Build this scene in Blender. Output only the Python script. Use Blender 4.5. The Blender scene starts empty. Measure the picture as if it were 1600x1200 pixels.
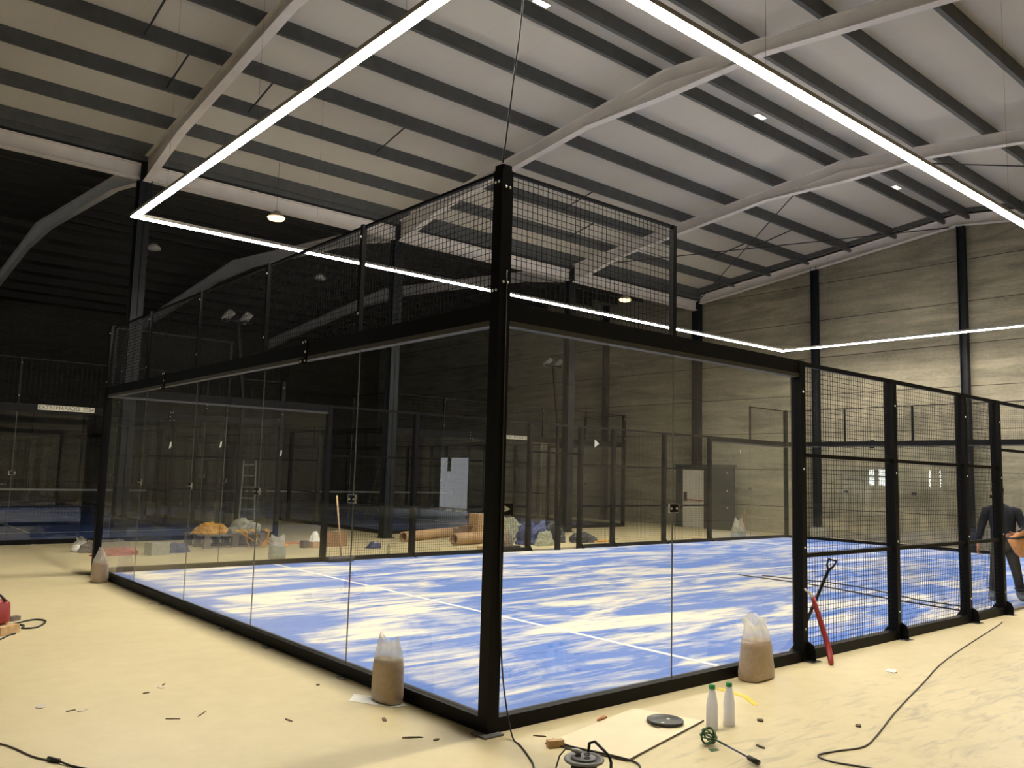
import bpy, bmesh, math, random
from mathutils import Vector, Matrix
rnd = random.Random(7)
C = bpy.context.scene.collection
PI = math.pi
V = Vector

# ------------------------------------------------------------------ materials
def newmat(name):
    m = bpy.data.materials.new(name); m.use_nodes = True
    nt = m.node_tree; nt.nodes.clear()
    out = nt.nodes.new('ShaderNodeOutputMaterial')
    return m, nt, out

def ramp(nt, fac, stops):
    r = nt.nodes.new('ShaderNodeValToRGB')
    els = r.color_ramp.elements
    while len(els) < len(stops): els.new(0.5)
    for e, (p, c) in zip(els, stops):
        e.position = p; e.color = (*c, 1) if len(c) == 3 else c
    nt.links.new(fac, r.inputs[0]); return r.outputs[0]

def coords(nt, scale=(1, 1, 1), rot=(0, 0, 0)):
    tc = nt.nodes.new('ShaderNodeTexCoord'); mp = nt.nodes.new('ShaderNodeMapping')
    mp.inputs['Scale'].default_value = scale; mp.inputs['Rotation'].default_value = rot
    nt.links.new(tc.outputs['Object'], mp.inputs[0]); return mp.outputs[0]

def noise(nt, vec, scale, detail=4, rough=.55, dist=0):
    n = nt.nodes.new('ShaderNodeTexNoise')
    n.inputs['Scale'].default_value = scale; n.inputs['Detail'].default_value = detail
    n.inputs['Roughness'].default_value = rough; n.inputs['Distortion'].default_value = dist
    nt.links.new(vec, n.inputs['Vector']); return n.outputs['Fac']

def mixc(nt, fac, a, b, mode='MIX'):
    n = nt.nodes.new('ShaderNodeMix'); n.data_type = 'RGBA'; n.blend_type = mode
    for sock, val in ((n.inputs[0], fac), (n.inputs[6], a), (n.inputs[7], b)):
        if hasattr(val, 'links'): nt.links.new(val, sock)
        elif isinstance(val, (int, float)): sock.default_value = val
        else: sock.default_value = (*val, 1)
    return n.outputs[2]

def mathn(nt, op, a, b=None, clamp=False):
    n = nt.nodes.new('ShaderNodeMath'); n.operation = op; n.use_clamp = clamp
    for i, x in enumerate((a, b)):
        if x is None: continue
        if hasattr(x, 'links'): nt.links.new(x, n.inputs[i])
        else: n.inputs[i].default_value = x
    return n.outputs[0]

def bsdf(nt, out, col, rough=.5, metal=0, spec=.5):
    b = nt.nodes.new('ShaderNodeBsdfPrincipled')
    if hasattr(col, 'links'): nt.links.new(col, b.inputs['Base Color'])
    else: b.inputs['Base Color'].default_value = (*col, 1)
    if hasattr(rough, 'links'): nt.links.new(rough, b.inputs['Roughness'])
    else: b.inputs['Roughness'].default_value = rough
    b.inputs['Metallic'].default_value = metal
    b.inputs['Specular IOR Level'].default_value = spec
    nt.links.new(b.outputs[0], out.inputs[0]); return b

def plain(name, col, rough=.5, metal=0, var=.12, scale=18, spec=.5):
    m, nt, out = newmat(name)
    f = noise(nt, coords(nt), scale, 3)
    c = ramp(nt, f, [(.3, tuple(x * (1 - var) for x in col)), (.7, tuple(min(1, x * (1 + var)) for x in col))])
    bsdf(nt, out, c, rough, metal, spec); return m

def emit(name, col, strength):
    m, nt, out = newmat(name)
    e = nt.nodes.new('ShaderNodeEmission'); e.inputs[0].default_value = (*col, 1); e.inputs[1].default_value = strength
    nt.links.new(e.outputs[0], out.inputs[0]); return m

M = {}
M['black'] = plain('black_powder_coat', (.0035, .0035, .004), .5, 0, .2, spec=.14)
M['wire'] = plain('black_wire', (.006, .006, .006), .5, 0, .1, spec=.15)
M['bolt'] = plain('zinc_bolt', (.75, .75, .72), .3, .6, .1)
M['grey_strip'] = plain('grey_rubber', (.055, .055, .056), .6)
M['seam'] = plain('clear_silicone', (.10, .11, .10), .3)
M['column'] = plain('dark_blue_steel', (.0085, .0105, .0135), .5, 0, .2, 3, spec=.2)
M['white_steel'] = plain('primer_steel', (.62, .585, .56), .6, 0, .07, 2)
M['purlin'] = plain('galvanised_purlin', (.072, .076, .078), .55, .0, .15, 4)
M['purlin_dark'] = plain('purlin_shaded', (.022, .021, .019), .6, 0, .15, 4)  # darker purlin copy, the unlit hall half's shade put into its colour
M['rod'] = plain('brace_rod', (.02, .022, .027), .5)
M['cable'] = plain('black_cable', (.012, .011, .010), .5)
M['grey_cable'] = plain('grey_cable', (.06, .045, .035), .6)
M['housing'] = plain('lamp_housing', (.25, .23, .2), .5)
M['steel'] = plain('brushed_steel', (.6, .6, .58), .25, .9)
M['lamp_on'] = emit('led_diffuser', (1.0, .925, .80), 140)
M['bay_on'] = emit('warm_bay', (1.0, .66, .27), 3.0)
M['ridge_on'] = emit('ridge_led', (1, .96, .86), 1.6)
M['lamp_off'] = plain('unlit_lamp', (.4, .4, .38), .4)
M['daylight'] = emit('daylight_pane', (.86, .95, 1.0), 28)
M['daylight_soft'] = emit('daylight_pane_soft', (.92, .95, 1.0), 1.25)
M['white_paint'] = plain('white_paint', (.66, .66, .64), .5)
M['door_white'] = plain('door_white', (.50, .47, .40), .5)
M['door_dark'] = plain('door_dark', (.016, .021, .022), .4)
M['red'] = plain('red_paint', (.34, .035, .035), .5)
M['red_dark'] = plain('red_plastic', (.23, .016, .018), .5)
M['orange'] = plain('orange_webbing', (.55, .29, .05), .8, 0, .35)
M['grey_cloth'] = plain('grey_cloth', (.30, .30, .25), .9, 0, .25)
M['old_wood'] = plain('weathered_wood', (.16, .14, .12), .8, 0, .3)
M['wood'] = plain('pale_wood', (.50, .33, .17), .7, 0, .2)
M['card'] = plain('cardboard', (.42, .27, .14), .85, 0, .15)
M['card_dark'] = plain('cardboard_dark', (.28, .17, .10), .85, 0, .15)
M['blue_tarp'] = plain('blue_tarp', (.03, .045, .14), .5, 0, .3)
M['pale_tarp'] = plain('pale_tarp', (.27, .28, .20), .6, 0, .3)
M['dark_tarp'] = plain('dark_tarp', (.03, .033, .04), .5, 0, .4)
M['sandfill'] = plain('sand_fill', (.42, .325, .245), .32, 0, .08, 30)
M['sandtop'] = plain('sand_top', (.62, .46, .25), .9, 0, .08, 30)
M['paper'] = plain('white_paper', (.74, .73, .68), .8, 0, .05)
M['bottle'] = plain('white_plastic', (.86, .86, .90), .35, 0, .02)
M['cap'] = plain('green_cap', (.02, .27, .08), .4)
M['green'] = plain('green_coated', (.045, .11, .045), .5, 0, .3)
M['lid'] = plain('bucket_lid', (.035, .034, .032), .4)
M['reel'] = plain('reel_grey', (.17, .175, .18), .35)
M['reel_dark'] = plain('reel_dark', (.015, .015, .017), .4)
M['yellow'] = plain('yellow_strap', (.72, .55, .05), .6)
M['debris'] = plain('brown_scrap', (.10, .075, .045), .9, 0, .3)
M['debris_pale'] = plain('pale_scrap', (.55, .50, .42), .9)
M['salmon'] = plain('salmon_scrap', (.50, .22, .10), .8)
M['board'] = plain('cream_board', (.70, .60, .40), .45, 0, .05, 3)
M['skin'] = plain('skin', (.36, .18, .12), .5, 0, .05)
M['hair'] = plain('hair', (.02, .015, .012), .7)
M['sweater'] = plain('navy_sweater', (.004, .0065, .013), .9, 0, .15)
M['trousers'] = plain('grey_trousers', (.040, .039, .036), .9, 0, .15)
M['boot'] = plain('grey_boot', (.09, .10, .13), .7)
M['tan'] = plain('tan_leather', (.50, .24, .085), .6, 0, .15)
M['sign'] = plain('sign_board', (.60, .58, .48), .6, 0, .05)
M['ink'] = plain('sign_ink', (.03, .03, .03), .6)

def mat_glass():
    m, nt, out = newmat('court_glass')
    tr = nt.nodes.new('ShaderNodeBsdfTransparent'); tr.inputs[0].default_value = (.965, .975, .965, 1)
    gl = nt.nodes.new('ShaderNodeBsdfGlossy'); gl.inputs['Roughness'].default_value = 0.0
    gl.inputs[0].default_value = (1, 1, 1, 1)
    df = nt.nodes.new('ShaderNodeBsdfDiffuse'); df.inputs[0].default_value = (.62, .64, .60, 1)
    fr = nt.nodes.new('ShaderNodeFresnel'); fr.inputs[0].default_value = 1.5
    geo = nt.nodes.new('ShaderNodeNewGeometry')
    front = mathn(nt, 'SUBTRACT', 1.0, geo.outputs['Backfacing'])
    f = mathn(nt, 'MULTIPLY', mathn(nt, 'MULTIPLY', fr.outputs[0], 1.7, True), front)
    # thin film of dust and wipe marks on the panes
    n = noise(nt, coords(nt, (1.2, 1.2, .35)), 2.2, 5, .6, .6)
    d = ramp(nt, n, [(.40, (.003,) * 3), (.75, (.017,) * 3)])
    d = mathn(nt, 'MULTIPLY', d, front)
    m1 = nt.nodes.new('ShaderNodeMixShader'); m2 = nt.nodes.new('ShaderNodeMixShader')
    nt.links.new(d, m1.inputs[0]); nt.links.new(tr.outputs[0], m1.inputs[1]); nt.links.new(df.outputs[0], m1.inputs[2])
    nt.links.new(f, m2.inputs[0]); nt.links.new(m1.outputs[0], m2.inputs[1]); nt.links.new(gl.outputs[0], m2.inputs[2])
    nt.links.new(m2.outputs[0], out.inputs[0]); return m
M['glass'] = mat_glass()

def mat_film():
    m, nt, out = newmat('clear_bag_film')
    tr = nt.nodes.new('ShaderNodeBsdfTransparent'); tr.inputs[0].default_value = (.93, .92, .88, 1)
    pr = nt.nodes.new('ShaderNodeBsdfPrincipled')
    pr.inputs['Base Color'].default_value = (.86, .83, .76, 1); pr.inputs['Roughness'].default_value = .22
    f = ramp(nt, noise(nt, coords(nt, (1, 1, .7)), 9, 2, .5, .3), [(.35, (.30,) * 3), (.7, (.52,) * 3)])
    mx = nt.nodes.new('ShaderNodeMixShader')
    tl = nt.nodes.new('ShaderNodeBsdfTranslucent'); tl.inputs[0].default_value = (.9, .87, .8, 1)
    m0 = nt.nodes.new('ShaderNodeMixShader'); m0.inputs[0].default_value = .55
    nt.links.new(pr.outputs[0], m0.inputs[1]); nt.links.new(tl.outputs[0], m0.inputs[2])
    nt.links.new(f, mx.inputs[0]); nt.links.new(tr.outputs[0], mx.inputs[1]); nt.links.new(m0.outputs[0], mx.inputs[2])
    nt.links.new(mx.outputs[0], out.inputs[0]); return m
M['film'] = mat_film()

def mat_trans(name, col, k=.5):
    m, nt, out = newmat(name)
    pr = nt.nodes.new('ShaderNodeBsdfPrincipled'); pr.inputs['Base Color'].default_value = (*col, 1); pr.inputs['Roughness'].default_value = .3
    tl = nt.nodes.new('ShaderNodeBsdfTranslucent'); tl.inputs[0].default_value = (*col, 1)
    f = ramp(nt, noise(nt, coords(nt), 12, 2), [(.3, (k - .05,) * 3), (.7, (k + .05,) * 3)])
    mx = nt.nodes.new('ShaderNodeMixShader'); nt.links.new(f, mx.inputs[0]); nt.links.new(pr.outputs[0], mx.inputs[1]); nt.links.new(tl.outputs[0], mx.inputs[2])
    nt.links.new(mx.outputs[0], out.inputs[0]); return m
M['bottle'] = mat_trans('white_hdpe', (.90, .90, .95), .5)
def mat_floor():
    m, nt, out = newmat('polished_concrete_floor')
    big = noise(nt, coords(nt), .35, 4, .5)
    fine = noise(nt, coords(nt), 5, 6, .65)
    c = ramp(nt, big, [(.3, (.50, .42, .235)), (.7, (.62, .53, .315))])
    c = mixc(nt, .22, c, ramp(nt, fine, [(.3, (.42, .36, .22)), (.75, (.70, .62, .40))]))
    # dark scuffs dragged along the court
    sc = noise(nt, coords(nt, (1.1, 5.0, 1), (0, 0, .55)), 1.7, 5, .6, .9)
    k = ramp(nt, sc, [(.50, (0,) * 3), (.68, (.50,) * 3)])
    pos = nt.nodes.new('ShaderNodeTexCoord'); sp = nt.nodes.new('ShaderNodeSeparateXYZ')
    nt.links.new(pos.outputs['Object'], sp.inputs[0])
    near = mathn(nt, 'MULTIPLY', mathn(nt, 'MULTIPLY', mathn(nt, 'ADD', sp.outputs[1], .55), -1.6, True), 1.0)
    k = mathn(nt, 'MULTIPLY', k, near)
    c = mixc(nt, k, c, (.20, .18, .15))
    bsdf(nt, out, c, .42, 0, .35); return m
M['floor'] = mat_floor()

def mat_turf(name, sandy):
    m, nt, out = newmat(name)
    co = coords(nt, (.42, 1.35, 1), (0, 0, .04))
    n1 = noise(nt, co, .95, 8, .6, 1.1)
    n2 = noise(nt, coords(nt, (.55, 4.2, 1), (0, 0, .06)), 1.9, 5, .6, .4)
    s = mathn(nt, 'ADD', mathn(nt, 'MULTIPLY', n1, .72), mathn(nt, 'MULTIPLY', n2, .28))
    lo, hi = (.455, .575) if sandy else (.62, .70)
    fac = ramp(nt, s, [(lo, (0, 0, 0)), ((lo + hi) / 2, (.45, .45, .45)), (hi, (1, 1, 1))])
    if sandy:   # swept clean along the glass
        tc = nt.nodes.new('ShaderNodeTexCoord'); sp = nt.nodes.new('ShaderNodeSeparateXYZ')
        nt.links.new(tc.outputs['Object'], sp.inputs[0])
        edge = mathn(nt, 'MULTIPLY', mathn(nt, 'SUBTRACT', mathn(nt, 'ADD', sp.outputs[0], mathn(nt, 'MULTIPLY', n1, .5)), .62), 9, True)
        fac = mathn(nt, 'MULTIPLY', fac, edge)
        ax = mathn(nt, 'SUBTRACT', 1.25, mathn(nt, 'MULTIPLY', sp.outputs[0], .045), True)
        fac = mathn(nt, 'MULTIPLY', fac, ax)
    fine = noise(nt, coords(nt, (1, 2.5, 1)), 14, 4, .7)
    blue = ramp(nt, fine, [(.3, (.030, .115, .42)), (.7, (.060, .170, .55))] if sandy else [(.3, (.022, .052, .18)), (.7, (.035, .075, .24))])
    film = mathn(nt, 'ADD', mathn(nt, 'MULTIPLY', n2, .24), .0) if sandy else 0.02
    blue = mixc(nt, film, blue, (.55, .53, .47))
    c = mixc(nt, mathn(nt, 'MULTIPLY', fac, .9), blue, (.74, .68, .52))
    bsdf(nt, out, c, .9, 0, .1); return m
M['turf'] = mat_turf('blue_turf_with_sand', True)
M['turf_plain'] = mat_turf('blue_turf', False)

def mat_wall(name, c1, c2, c3):
    m, nt, out = newmat(name)
    tc = nt.nodes.new('ShaderNodeTexCoord'); sp = nt.nodes.new('ShaderNodeSeparateXYZ')
    nt.links.new(tc.outputs['Object'], sp.inputs[0])
    st = noise(nt, coords(nt, (.22, .22, 2.4)), 1.6, 7, .62, .35)
    bl = noise(nt, coords(nt, (1, 1, 1)), .55, 4, .55)
    fi = noise(nt, coords(nt, (1, 1, 1.6)), 9, 5, .7)
    c = ramp(nt, st, [(.32, c1), (.55, c2), (.72, c3)])
    c = mixc(nt, .35, c, ramp(nt, bl, [(.35, c1), (.7, c3)]))
    c = mixc(nt, .12, c, ramp(nt, fi, [(.35, (.1, .09, .07)), (.65, (.5, .46, .38))]))
    sm = noise(nt, coords(nt, (.5, .5, 3.2)), .8, 6, .65, .8)
    c = mixc(nt, mathn(nt, 'MULTIPLY', ramp(nt, sm, [(.52, (0,) * 3), (.68, (1,) * 3)]), .55), c, tuple(x * .75 for x in c1))
    # horizontal joints between the precast panels, 1.235 m apart
    z = mathn(nt, 'DIVIDE', mathn(nt, 'ADD', sp.outputs[2], .335), 1.235)
    fr = mathn(nt, 'FRACT', z)
    row = mathn(nt, 'FLOOR', z)
    tone = mathn(nt, 'FRACT', mathn(nt, 'MULTIPLY', mathn(nt, 'SINE', mathn(nt, 'MULTIPLY', row, 12.9)), 43.7))
    c = mixc(nt, mathn(nt, 'MULTIPLY', tone, .22), c, (.20, .18, .14))
    j = mathn(nt, 'LESS_THAN', mathn(nt, 'ABSOLUTE', mathn(nt, 'SUBTRACT', fr, .5)), .491)
    c = mixc(nt, j, (.05, .045, .035), c)
    bsdf(nt, out, c, .8, 0, .2); return m
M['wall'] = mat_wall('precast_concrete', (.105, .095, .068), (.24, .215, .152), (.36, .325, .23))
M['wall_dark'] = mat_wall('precast_concrete_shaded', (.016, .015, .012), (.028, .026, .021), (.04, .037, .03))  # wall copy with the dim half's shade put into the concrete colours

def mat_roof(name, col):
    m, nt, out = newmat(name)
    tc = nt.nodes.new('ShaderNodeTexCoord'); sp = nt.nodes.new('ShaderNodeSeparateXYZ')
    nt.links.new(tc.outputs['Object'], sp.inputs[0])
    fr = mathn(nt, 'FRACT', mathn(nt, 'DIVIDE', sp.outputs[0], 1.0))
    j = mathn(nt, 'LESS_THAN', mathn(nt, 'ABSOLUTE', mathn(nt, 'SUBTRACT', fr, .5)), .493)
    n = noise(nt, coords(nt), .7, 3)
    c = ramp(nt, n, [(.3, tuple(x * .94 for x in col)), (.7, col)])
    c = mixc(nt, j, tuple(x * .90 for x in col), c)
    bsdf(nt, out, c, .6, 0, .3); return m
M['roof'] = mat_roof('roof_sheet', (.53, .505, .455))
M['roof_dark'] = mat_roof('roof_sheet_shaded', (.10, .092, .08))  # same sheet darkened, shade of the unlit half held in its colour

# ------------------------------------------------------------------ geometry helpers
W = {}
class Fr:
    """wall frame: s along the wall, n outwards, z up"""
    def __init__(self, p, d, n): self.p = V((*p, 0)); self.d = V((*d, 0)); self.n = V((*n, 0))
    def __call__(self, s, n, z): return self.p + self.d * s + self.n * n + V((0, 0, z))

class MB:
    def __init__(self, mtx=None): self.v = []; self.f = []; self.m = mtx
    def add(self, vs, fs):
        b = len(self.v)
        for p in vs:
            p = V(p); self.v.append(self.m @ p if self.m else p)
        self.f += [tuple(i + b for i in f) for f in fs]; return self
    BF = [(0, 3, 2, 1), (4, 5, 6, 7), (0, 1, 5, 4), (1, 2, 6, 5), (2, 3, 7, 6), (3, 0, 4, 7)]
    def box(self, a, b):
        x0, y0, z0 = a; x1, y1, z1 = b
        return self.add([(x0, y0, z0), (x1, y0, z0), (x1, y1, z0), (x0, y1, z0), (x0, y0, z1), (x1, y0, z1), (x1, y1, z1), (x0, y1, z1)], self.BF)
    def fbox(self, fr, s0, s1, n0, n1, z0, z1):
        return self.add([fr(s0, n0, z0), fr(s1, n0, z0), fr(s1, n1, z0), fr(s0, n1, z0), fr(s0, n0, z1), fr(s1, n0, z1), fr(s1, n1, z1), fr(s0, n1, z1)], self.BF)
    def beam(self, p, q, w, h):
        p, q = V(p), V(q); d = (q - p).normalized()
        up = V((0, 0, 1)) if abs(d.z) < .95 else V((1, 0, 0))
        s = d.cross(up).normalized() * w / 2; u = s.cross(d).normalized() * h / 2
        return self.add([p - s - u, p + s - u, p + s + u, p - s + u, q - s - u, q + s - u, q + s + u, q - s + u], self.BF)
    def tube(self, pts, r, n=8, closed=False):
        pts = [V(p) for p in pts]; k = len(pts); vs = []; fs = []
        prev = None
        for i, p in enumerate(pts):
            a = pts[i - 1] if (i or closed) else p; b = pts[(i + 1) % k] if (i < k - 1 or closed) else p
            d = (b - a).normalized()
            if prev is None: s = d.orthogonal().normalized()
            else: s = (prev - d * prev.dot(d)).normalized()
            prev = s; u = d.cross(s)
            rr = r[i] if isinstance(r, (list, tuple)) else r
            vs += [p + s * math.cos(2 * PI * j / n) * rr + u * math.sin(2 * PI * j / n) * rr for j in range(n)]
        for i in range(k if closed else k - 1):
            i2 = (i + 1) % k
            fs += [(i * n + j, i * n + (j + 1) % n, i2 * n + (j + 1) % n, i2 * n + j) for j in range(n)]
        if not closed:
            fs += [tuple(range(n)), tuple(range((k - 1) * n, k * n))]
        return self.add(vs, fs)
    def lathe(self, c, prof, n=24):
        c = V(c); vs = []; fs = []; k = len(prof)
        for r, z in prof: vs += [c + V((r * math.cos(2 * PI * j / n), r * math.sin(2 * PI * j / n), z)) for j in range(n)]
        for i in range(k - 1): fs += [(i * n + j, i * n + (j + 1) % n, (i + 1) * n + (j + 1) % n, (i + 1) * n + j) for j in range(n)]
        fs += [tuple(range(n)), tuple(range((k - 1) * n, k * n))]
        return self.add(vs, fs)
    def loft(self, rings, cap0=True, cap1=True):
        n = len(rings[0]); vs = [p for r in rings for p in r]; fs = []; k = len(rings)
        for i in range(k - 1): fs += [(i * n + j, i * n + (j + 1) % n, (i + 1) * n + (j + 1) % n, (i + 1) * n + j) for j in range(n)]
        if cap0: fs.append(tuple(range(n)))
        if cap1: fs.append(tuple(range((k - 1) * n, k * n)))
        return self.add(vs, fs)
    def prism(self, poly, off):
        """poly: 3d points, extruded by vector off"""
        n = len(poly); off = V(off); vs = [V(p) for p in poly] + [V(p) + off for p in poly]
        return self.add(vs, [tuple(range(n)), tuple(range(n, 2 * n))] + [(i, (i + 1) % n, n + (i + 1) % n, n + i) for i in range(n)])
    def dome(self, p, nrm, r, n=8):
        nrm = V(nrm).normalized(); s = nrm.orthogonal().normalized(); u = nrm.cross(s); p = V(p)
        rings = [[p + nrm * h * r + (s * math.cos(2 * PI * j / n) + u * math.sin(2 * PI * j / n)) * r * q for j in range(n)] for h, q in ((0, 1), (.35, .85), (.55, .4))]
        return self.loft(rings)
    def build(self, name, mat, parent=None, smooth=False, label=None):
        me = bpy.data.meshes.new(name)
        org = W.get(parent.name, V()) if parent else V()
        me.from_pydata([tuple(p - org) for p in self.v], [], self.f)
        bm = bmesh.new(); bm.from_mesh(me); bmesh.ops.recalc_face_normals(bm, faces=bm.faces); bm.to_mesh(me); bm.free()
        if smooth:
            for p in me.polygons: p.use_smooth = True
        me.materials.append(M[mat])
        o = bpy.data.objects.new(name, me); C.objects.link(o)
        if parent: o.parent = parent; W[o.name] = org
        else: W[o.name] = V()
        if label: o['label'] = label
        return o

def thing(name, label, cat, loc=(0, 0, 0), group=None):
    o = bpy.data.objects.new(name, None); C.objects.link(o); o.location = loc; o.empty_display_size = .1
    o['label'] = label; o['category'] = cat
    if group: o['group'] = group
    W[o.name] = V(loc); return o
def tag(o, label, cat, group=None):
    o['label'] = label; o['category'] = cat
    if group: o['group'] = group
    return o
def struct(o): o['kind'] = 'structure'; return o
def recenter(o):
    """put a one-mesh thing's origin at its base"""
    me = o.data
    n = len(me.vertices); c = V((sum(v.co.x for v in me.vertices) / n, sum(v.co.y for v in me.vertices) / n, min(v.co.z for v in me.vertices)))
    me.transform(Matrix.Translation(-c)); o.location = o.location + c; W[o.name] = V(o.location); return o
ORD = ['first', 'second', 'third', 'fourth', 'fifth', 'sixth', 'seventh', 'eighth', 'ninth', 'tenth', 'eleventh', 'twelfth', 'thirteenth', 'fourteenth', 'fifteenth', 'sixteenth']

# ------------------------------------------------------------------ hall shell
XF, XB, YR, YL = -21.0, 21.65, -6.0, 37.4     # front, back, right, left faces
PD = .27   # purlin depth
def ztop1(y): return 9.455 - .103 * abs(y - 5.2)
def ztop2(y): return 9.51 - .088 * abs(y - 25.9)
struct(MB().box((XF - .3, YR - .3, -.2), (XB + .3, YL + .3, 0)).build('floor', 'floor'))
def wallx(name, x0, x1, mat):
    pts = [(x0, YR, 0), (x0, YL, 0), (x0, YL, ztop2(YL) + PD), (x0, 25.9, ztop2(25.9) + PD), (x0, 14.5, ztop1(14.5) + PD), (x0, 5.2, ztop1(5.2) + PD), (x0, YR, ztop1(YR) + PD)]
    return struct(MB().prism(pts, (x1 - x0, 0, 0)).build(name, mat))
wallx('wall_back', XB, XB + .2, 'wall')
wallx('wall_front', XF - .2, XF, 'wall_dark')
struct(MB().box((XF - .2, YR - .2, 0), (XB + .2, YR, ztop1(YR) + PD)).build('wall_right', 'wall'))
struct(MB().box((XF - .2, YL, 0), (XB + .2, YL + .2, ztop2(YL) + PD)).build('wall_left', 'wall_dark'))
def roof(zf, y0, yr, y1, mat):
    pts = [(XF - .2, y0, zf(y0) + PD), (XF - .2, yr, zf(yr) + PD), (XF - .2, y1, zf(y1) + PD), (XF - .2, y1, zf(y1) + PD + .08), (XF - .2, yr, zf(yr) + PD + .08), (XF - .2, y0, zf(y0) + PD + .08)]
    struct(MB().prism(pts, (XB - XF + .4, 0, 0)).build('ceiling', mat))
roof(ztop1, YR - .2, 5.2, 14.5, 'roof')
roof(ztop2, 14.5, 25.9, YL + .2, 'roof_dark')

# ------------------------------------------------------------------ roof steel
def rafter(x, zt, top_ys, bot, label, mat='white_steel', wide=.17):
    top = [(y, zt(y)) for y in top_ys]
    mid = bot[len(bot) // 2]
    t = thing('roof_rafter', label, 'roof beam', (x, mid[0], mid[1]))
    w = MB()
    poly = [(x - .006, y, z) for y, z in top] + [(x - .006, y, z) for y, z in reversed(bot)]
    # web as strips between top and bottom lines
    ys = sorted(set([y for y, _ in top] + [y for y, _ in bot]))
    def lerp(pts, y):
        pts = sorted(pts)
        for (a, za), (b, zb) in zip(pts, pts[1:]):
            if a - 1e-6 <= y <= b + 1e-6: return za + (zb - za) * (y - a) / (b - a)
        return pts[0][1] if y < pts[0][0] else pts[-1][1]
    for a, b in zip(ys, ys[1:]):
        w.prism([(x - .006, a, lerp(bot, a)), (x - .006, b, lerp(bot, b)), (x - .006, b, lerp(top, b)), (x - .006, a, lerp(top, a))], (.012, 0, 0))
    w.build('web', mat, t)
    for nm, pts in (('top_flange', sorted(top)), ('bottom_flange', sorted(bot))):
        f = MB()
        sgn = -1 if nm == 'top_flange' else 1
        for (a, za), (b, zb) in zip(pts, pts[1:]):
            f.prism([(x - wide / 2, a, za), (x - wide / 2, b, zb), (x - wide / 2, b, zb + sgn * .014), (x - wide / 2, a, za + sgn * .014)], (wide, 0, 0))
        f.build(nm, mat, t)
    return t
frames = [-5.0, 1.6, 8.2, 14.8]
fname = {-5.0: 'over the bare floor left of the court', 1.6: 'over the near end of the blue court', 8.2: 'crossing above the tall corner post', 14.8: 'one bay short of the concrete back wall'}
D1 = .33
for x in frames:
    bot = [(14.33, 7.93), (12.3, ztop1(12.3) - .31), (7.3, ztop1(7.3) - D1 + .06), (5.2, 8.93), (3.1, ztop1(3.1) - D1 + .06), (-2.0, ztop1(-2) - D1), (YR, ztop1(YR) - .6)]
    t = rafter(x, ztop1, [14.33, 5.2, YR], bot, 'white steel roof rafter ' + fname[x], wide=.17)
    s = MB()   # the flange of the plain rafter carried through the apex haunch
    for a, b in ((7.6, 5.2), (5.2, 2.8)):
        s.beam((x, a, ztop1(a) - .27), (x, b, ztop1(b) - .27), .15, .014)
    s.build('apex_flange', 'white_steel', t)
    bot2 = [(14.66, 8.0), (16.9, 8.38), (24.2, 8.97), (27.6, 8.97), (35, ztop2(35) - .4), (YL, 8.0)]
    rafter(x, ztop2, [14.66, 25.9, YL], bot2, 'dim steel rafter of the unlit hall half, ' + {-5.0: 'out past the left picture edge', 1.6: 'from the column at the light frame corner', 8.2: 'from the column behind the left glass wall', 14.8: 'from the column behind the corner post'}[x])
# end beam on the back wall
t = thing('end_beam', 'white steel beam following the roof slope along the top of the concrete back wall', 'roof beam', (21.42, 5.2, 9.33))
w = MB(); f1 = MB()
for a, b in ((14.4, 5.2), (5.2, YR)):
    za, zb = 9.29 - .113 * abs(a - 5.2), 9.29 - .113 * abs(b - 5.2)
    w.prism([(21.42, a, za), (21.42, b, zb), (21.42, b, zb + .30), (21.42, a, za + .30)], (.012, 0, 0))
    for k in (0, .29): f1.prism([(21.32, a, za + k), (21.32, b, zb + k), (21.32, b, zb + k + .012), (21.32, a, za + k + .012)], (.2, 0, 0))
w.build('web', 'white_steel', t); f1.build('flanges', 'white_steel', t)
lg = MB()
for a, b in ((14.4, 5.2), (5.2, YR)): lg.beam((21.2, a, 9.29 - .113 * abs(a - 5.2) + .42), (21.2, b, 9.29 - .113 * abs(b - 5.2) + .42), .10, .16)
lg.build('ledger', 'purlin', t, label='dark ledger along the top of the beam')
# valley beams between columns
xs = frames + [21.4]
for a, b, nm in zip([XF] + xs[:-1], xs, ['far left of', 'left of', 'between', 'behind', 'right of']):
    lab = {'far left of': 'white valley beam at the left hall edge, before the first column', 'left of': 'white valley beam running left from the column at the light frame corner', 'between': 'white valley beam between the column at the light frame corner and the next one', 'behind': 'white valley beam crossing behind the upper mesh by the tall post', 'right of': 'white valley beam ending at the concrete back wall corner'}[nm]
    t = thing('valley_beam', lab, 'beam', ((a + b) / 2, 14.5, 8.0))
    a2, b2 = a + .1, b - .1
    MB().box((a2, 14.47, 8.02), (b2, 14.49, 8.32)).build('web', 'white_steel', t)
    MB().box((a2, 14.38, 8.0), (b2, 14.58, 8.02)).build('bottom_flange', 'white_steel', t)
    MB().box((a2, 14.38, 8.32), (b2, 14.58, 8.34)).build('top_flange', 'white_steel', t)
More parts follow.
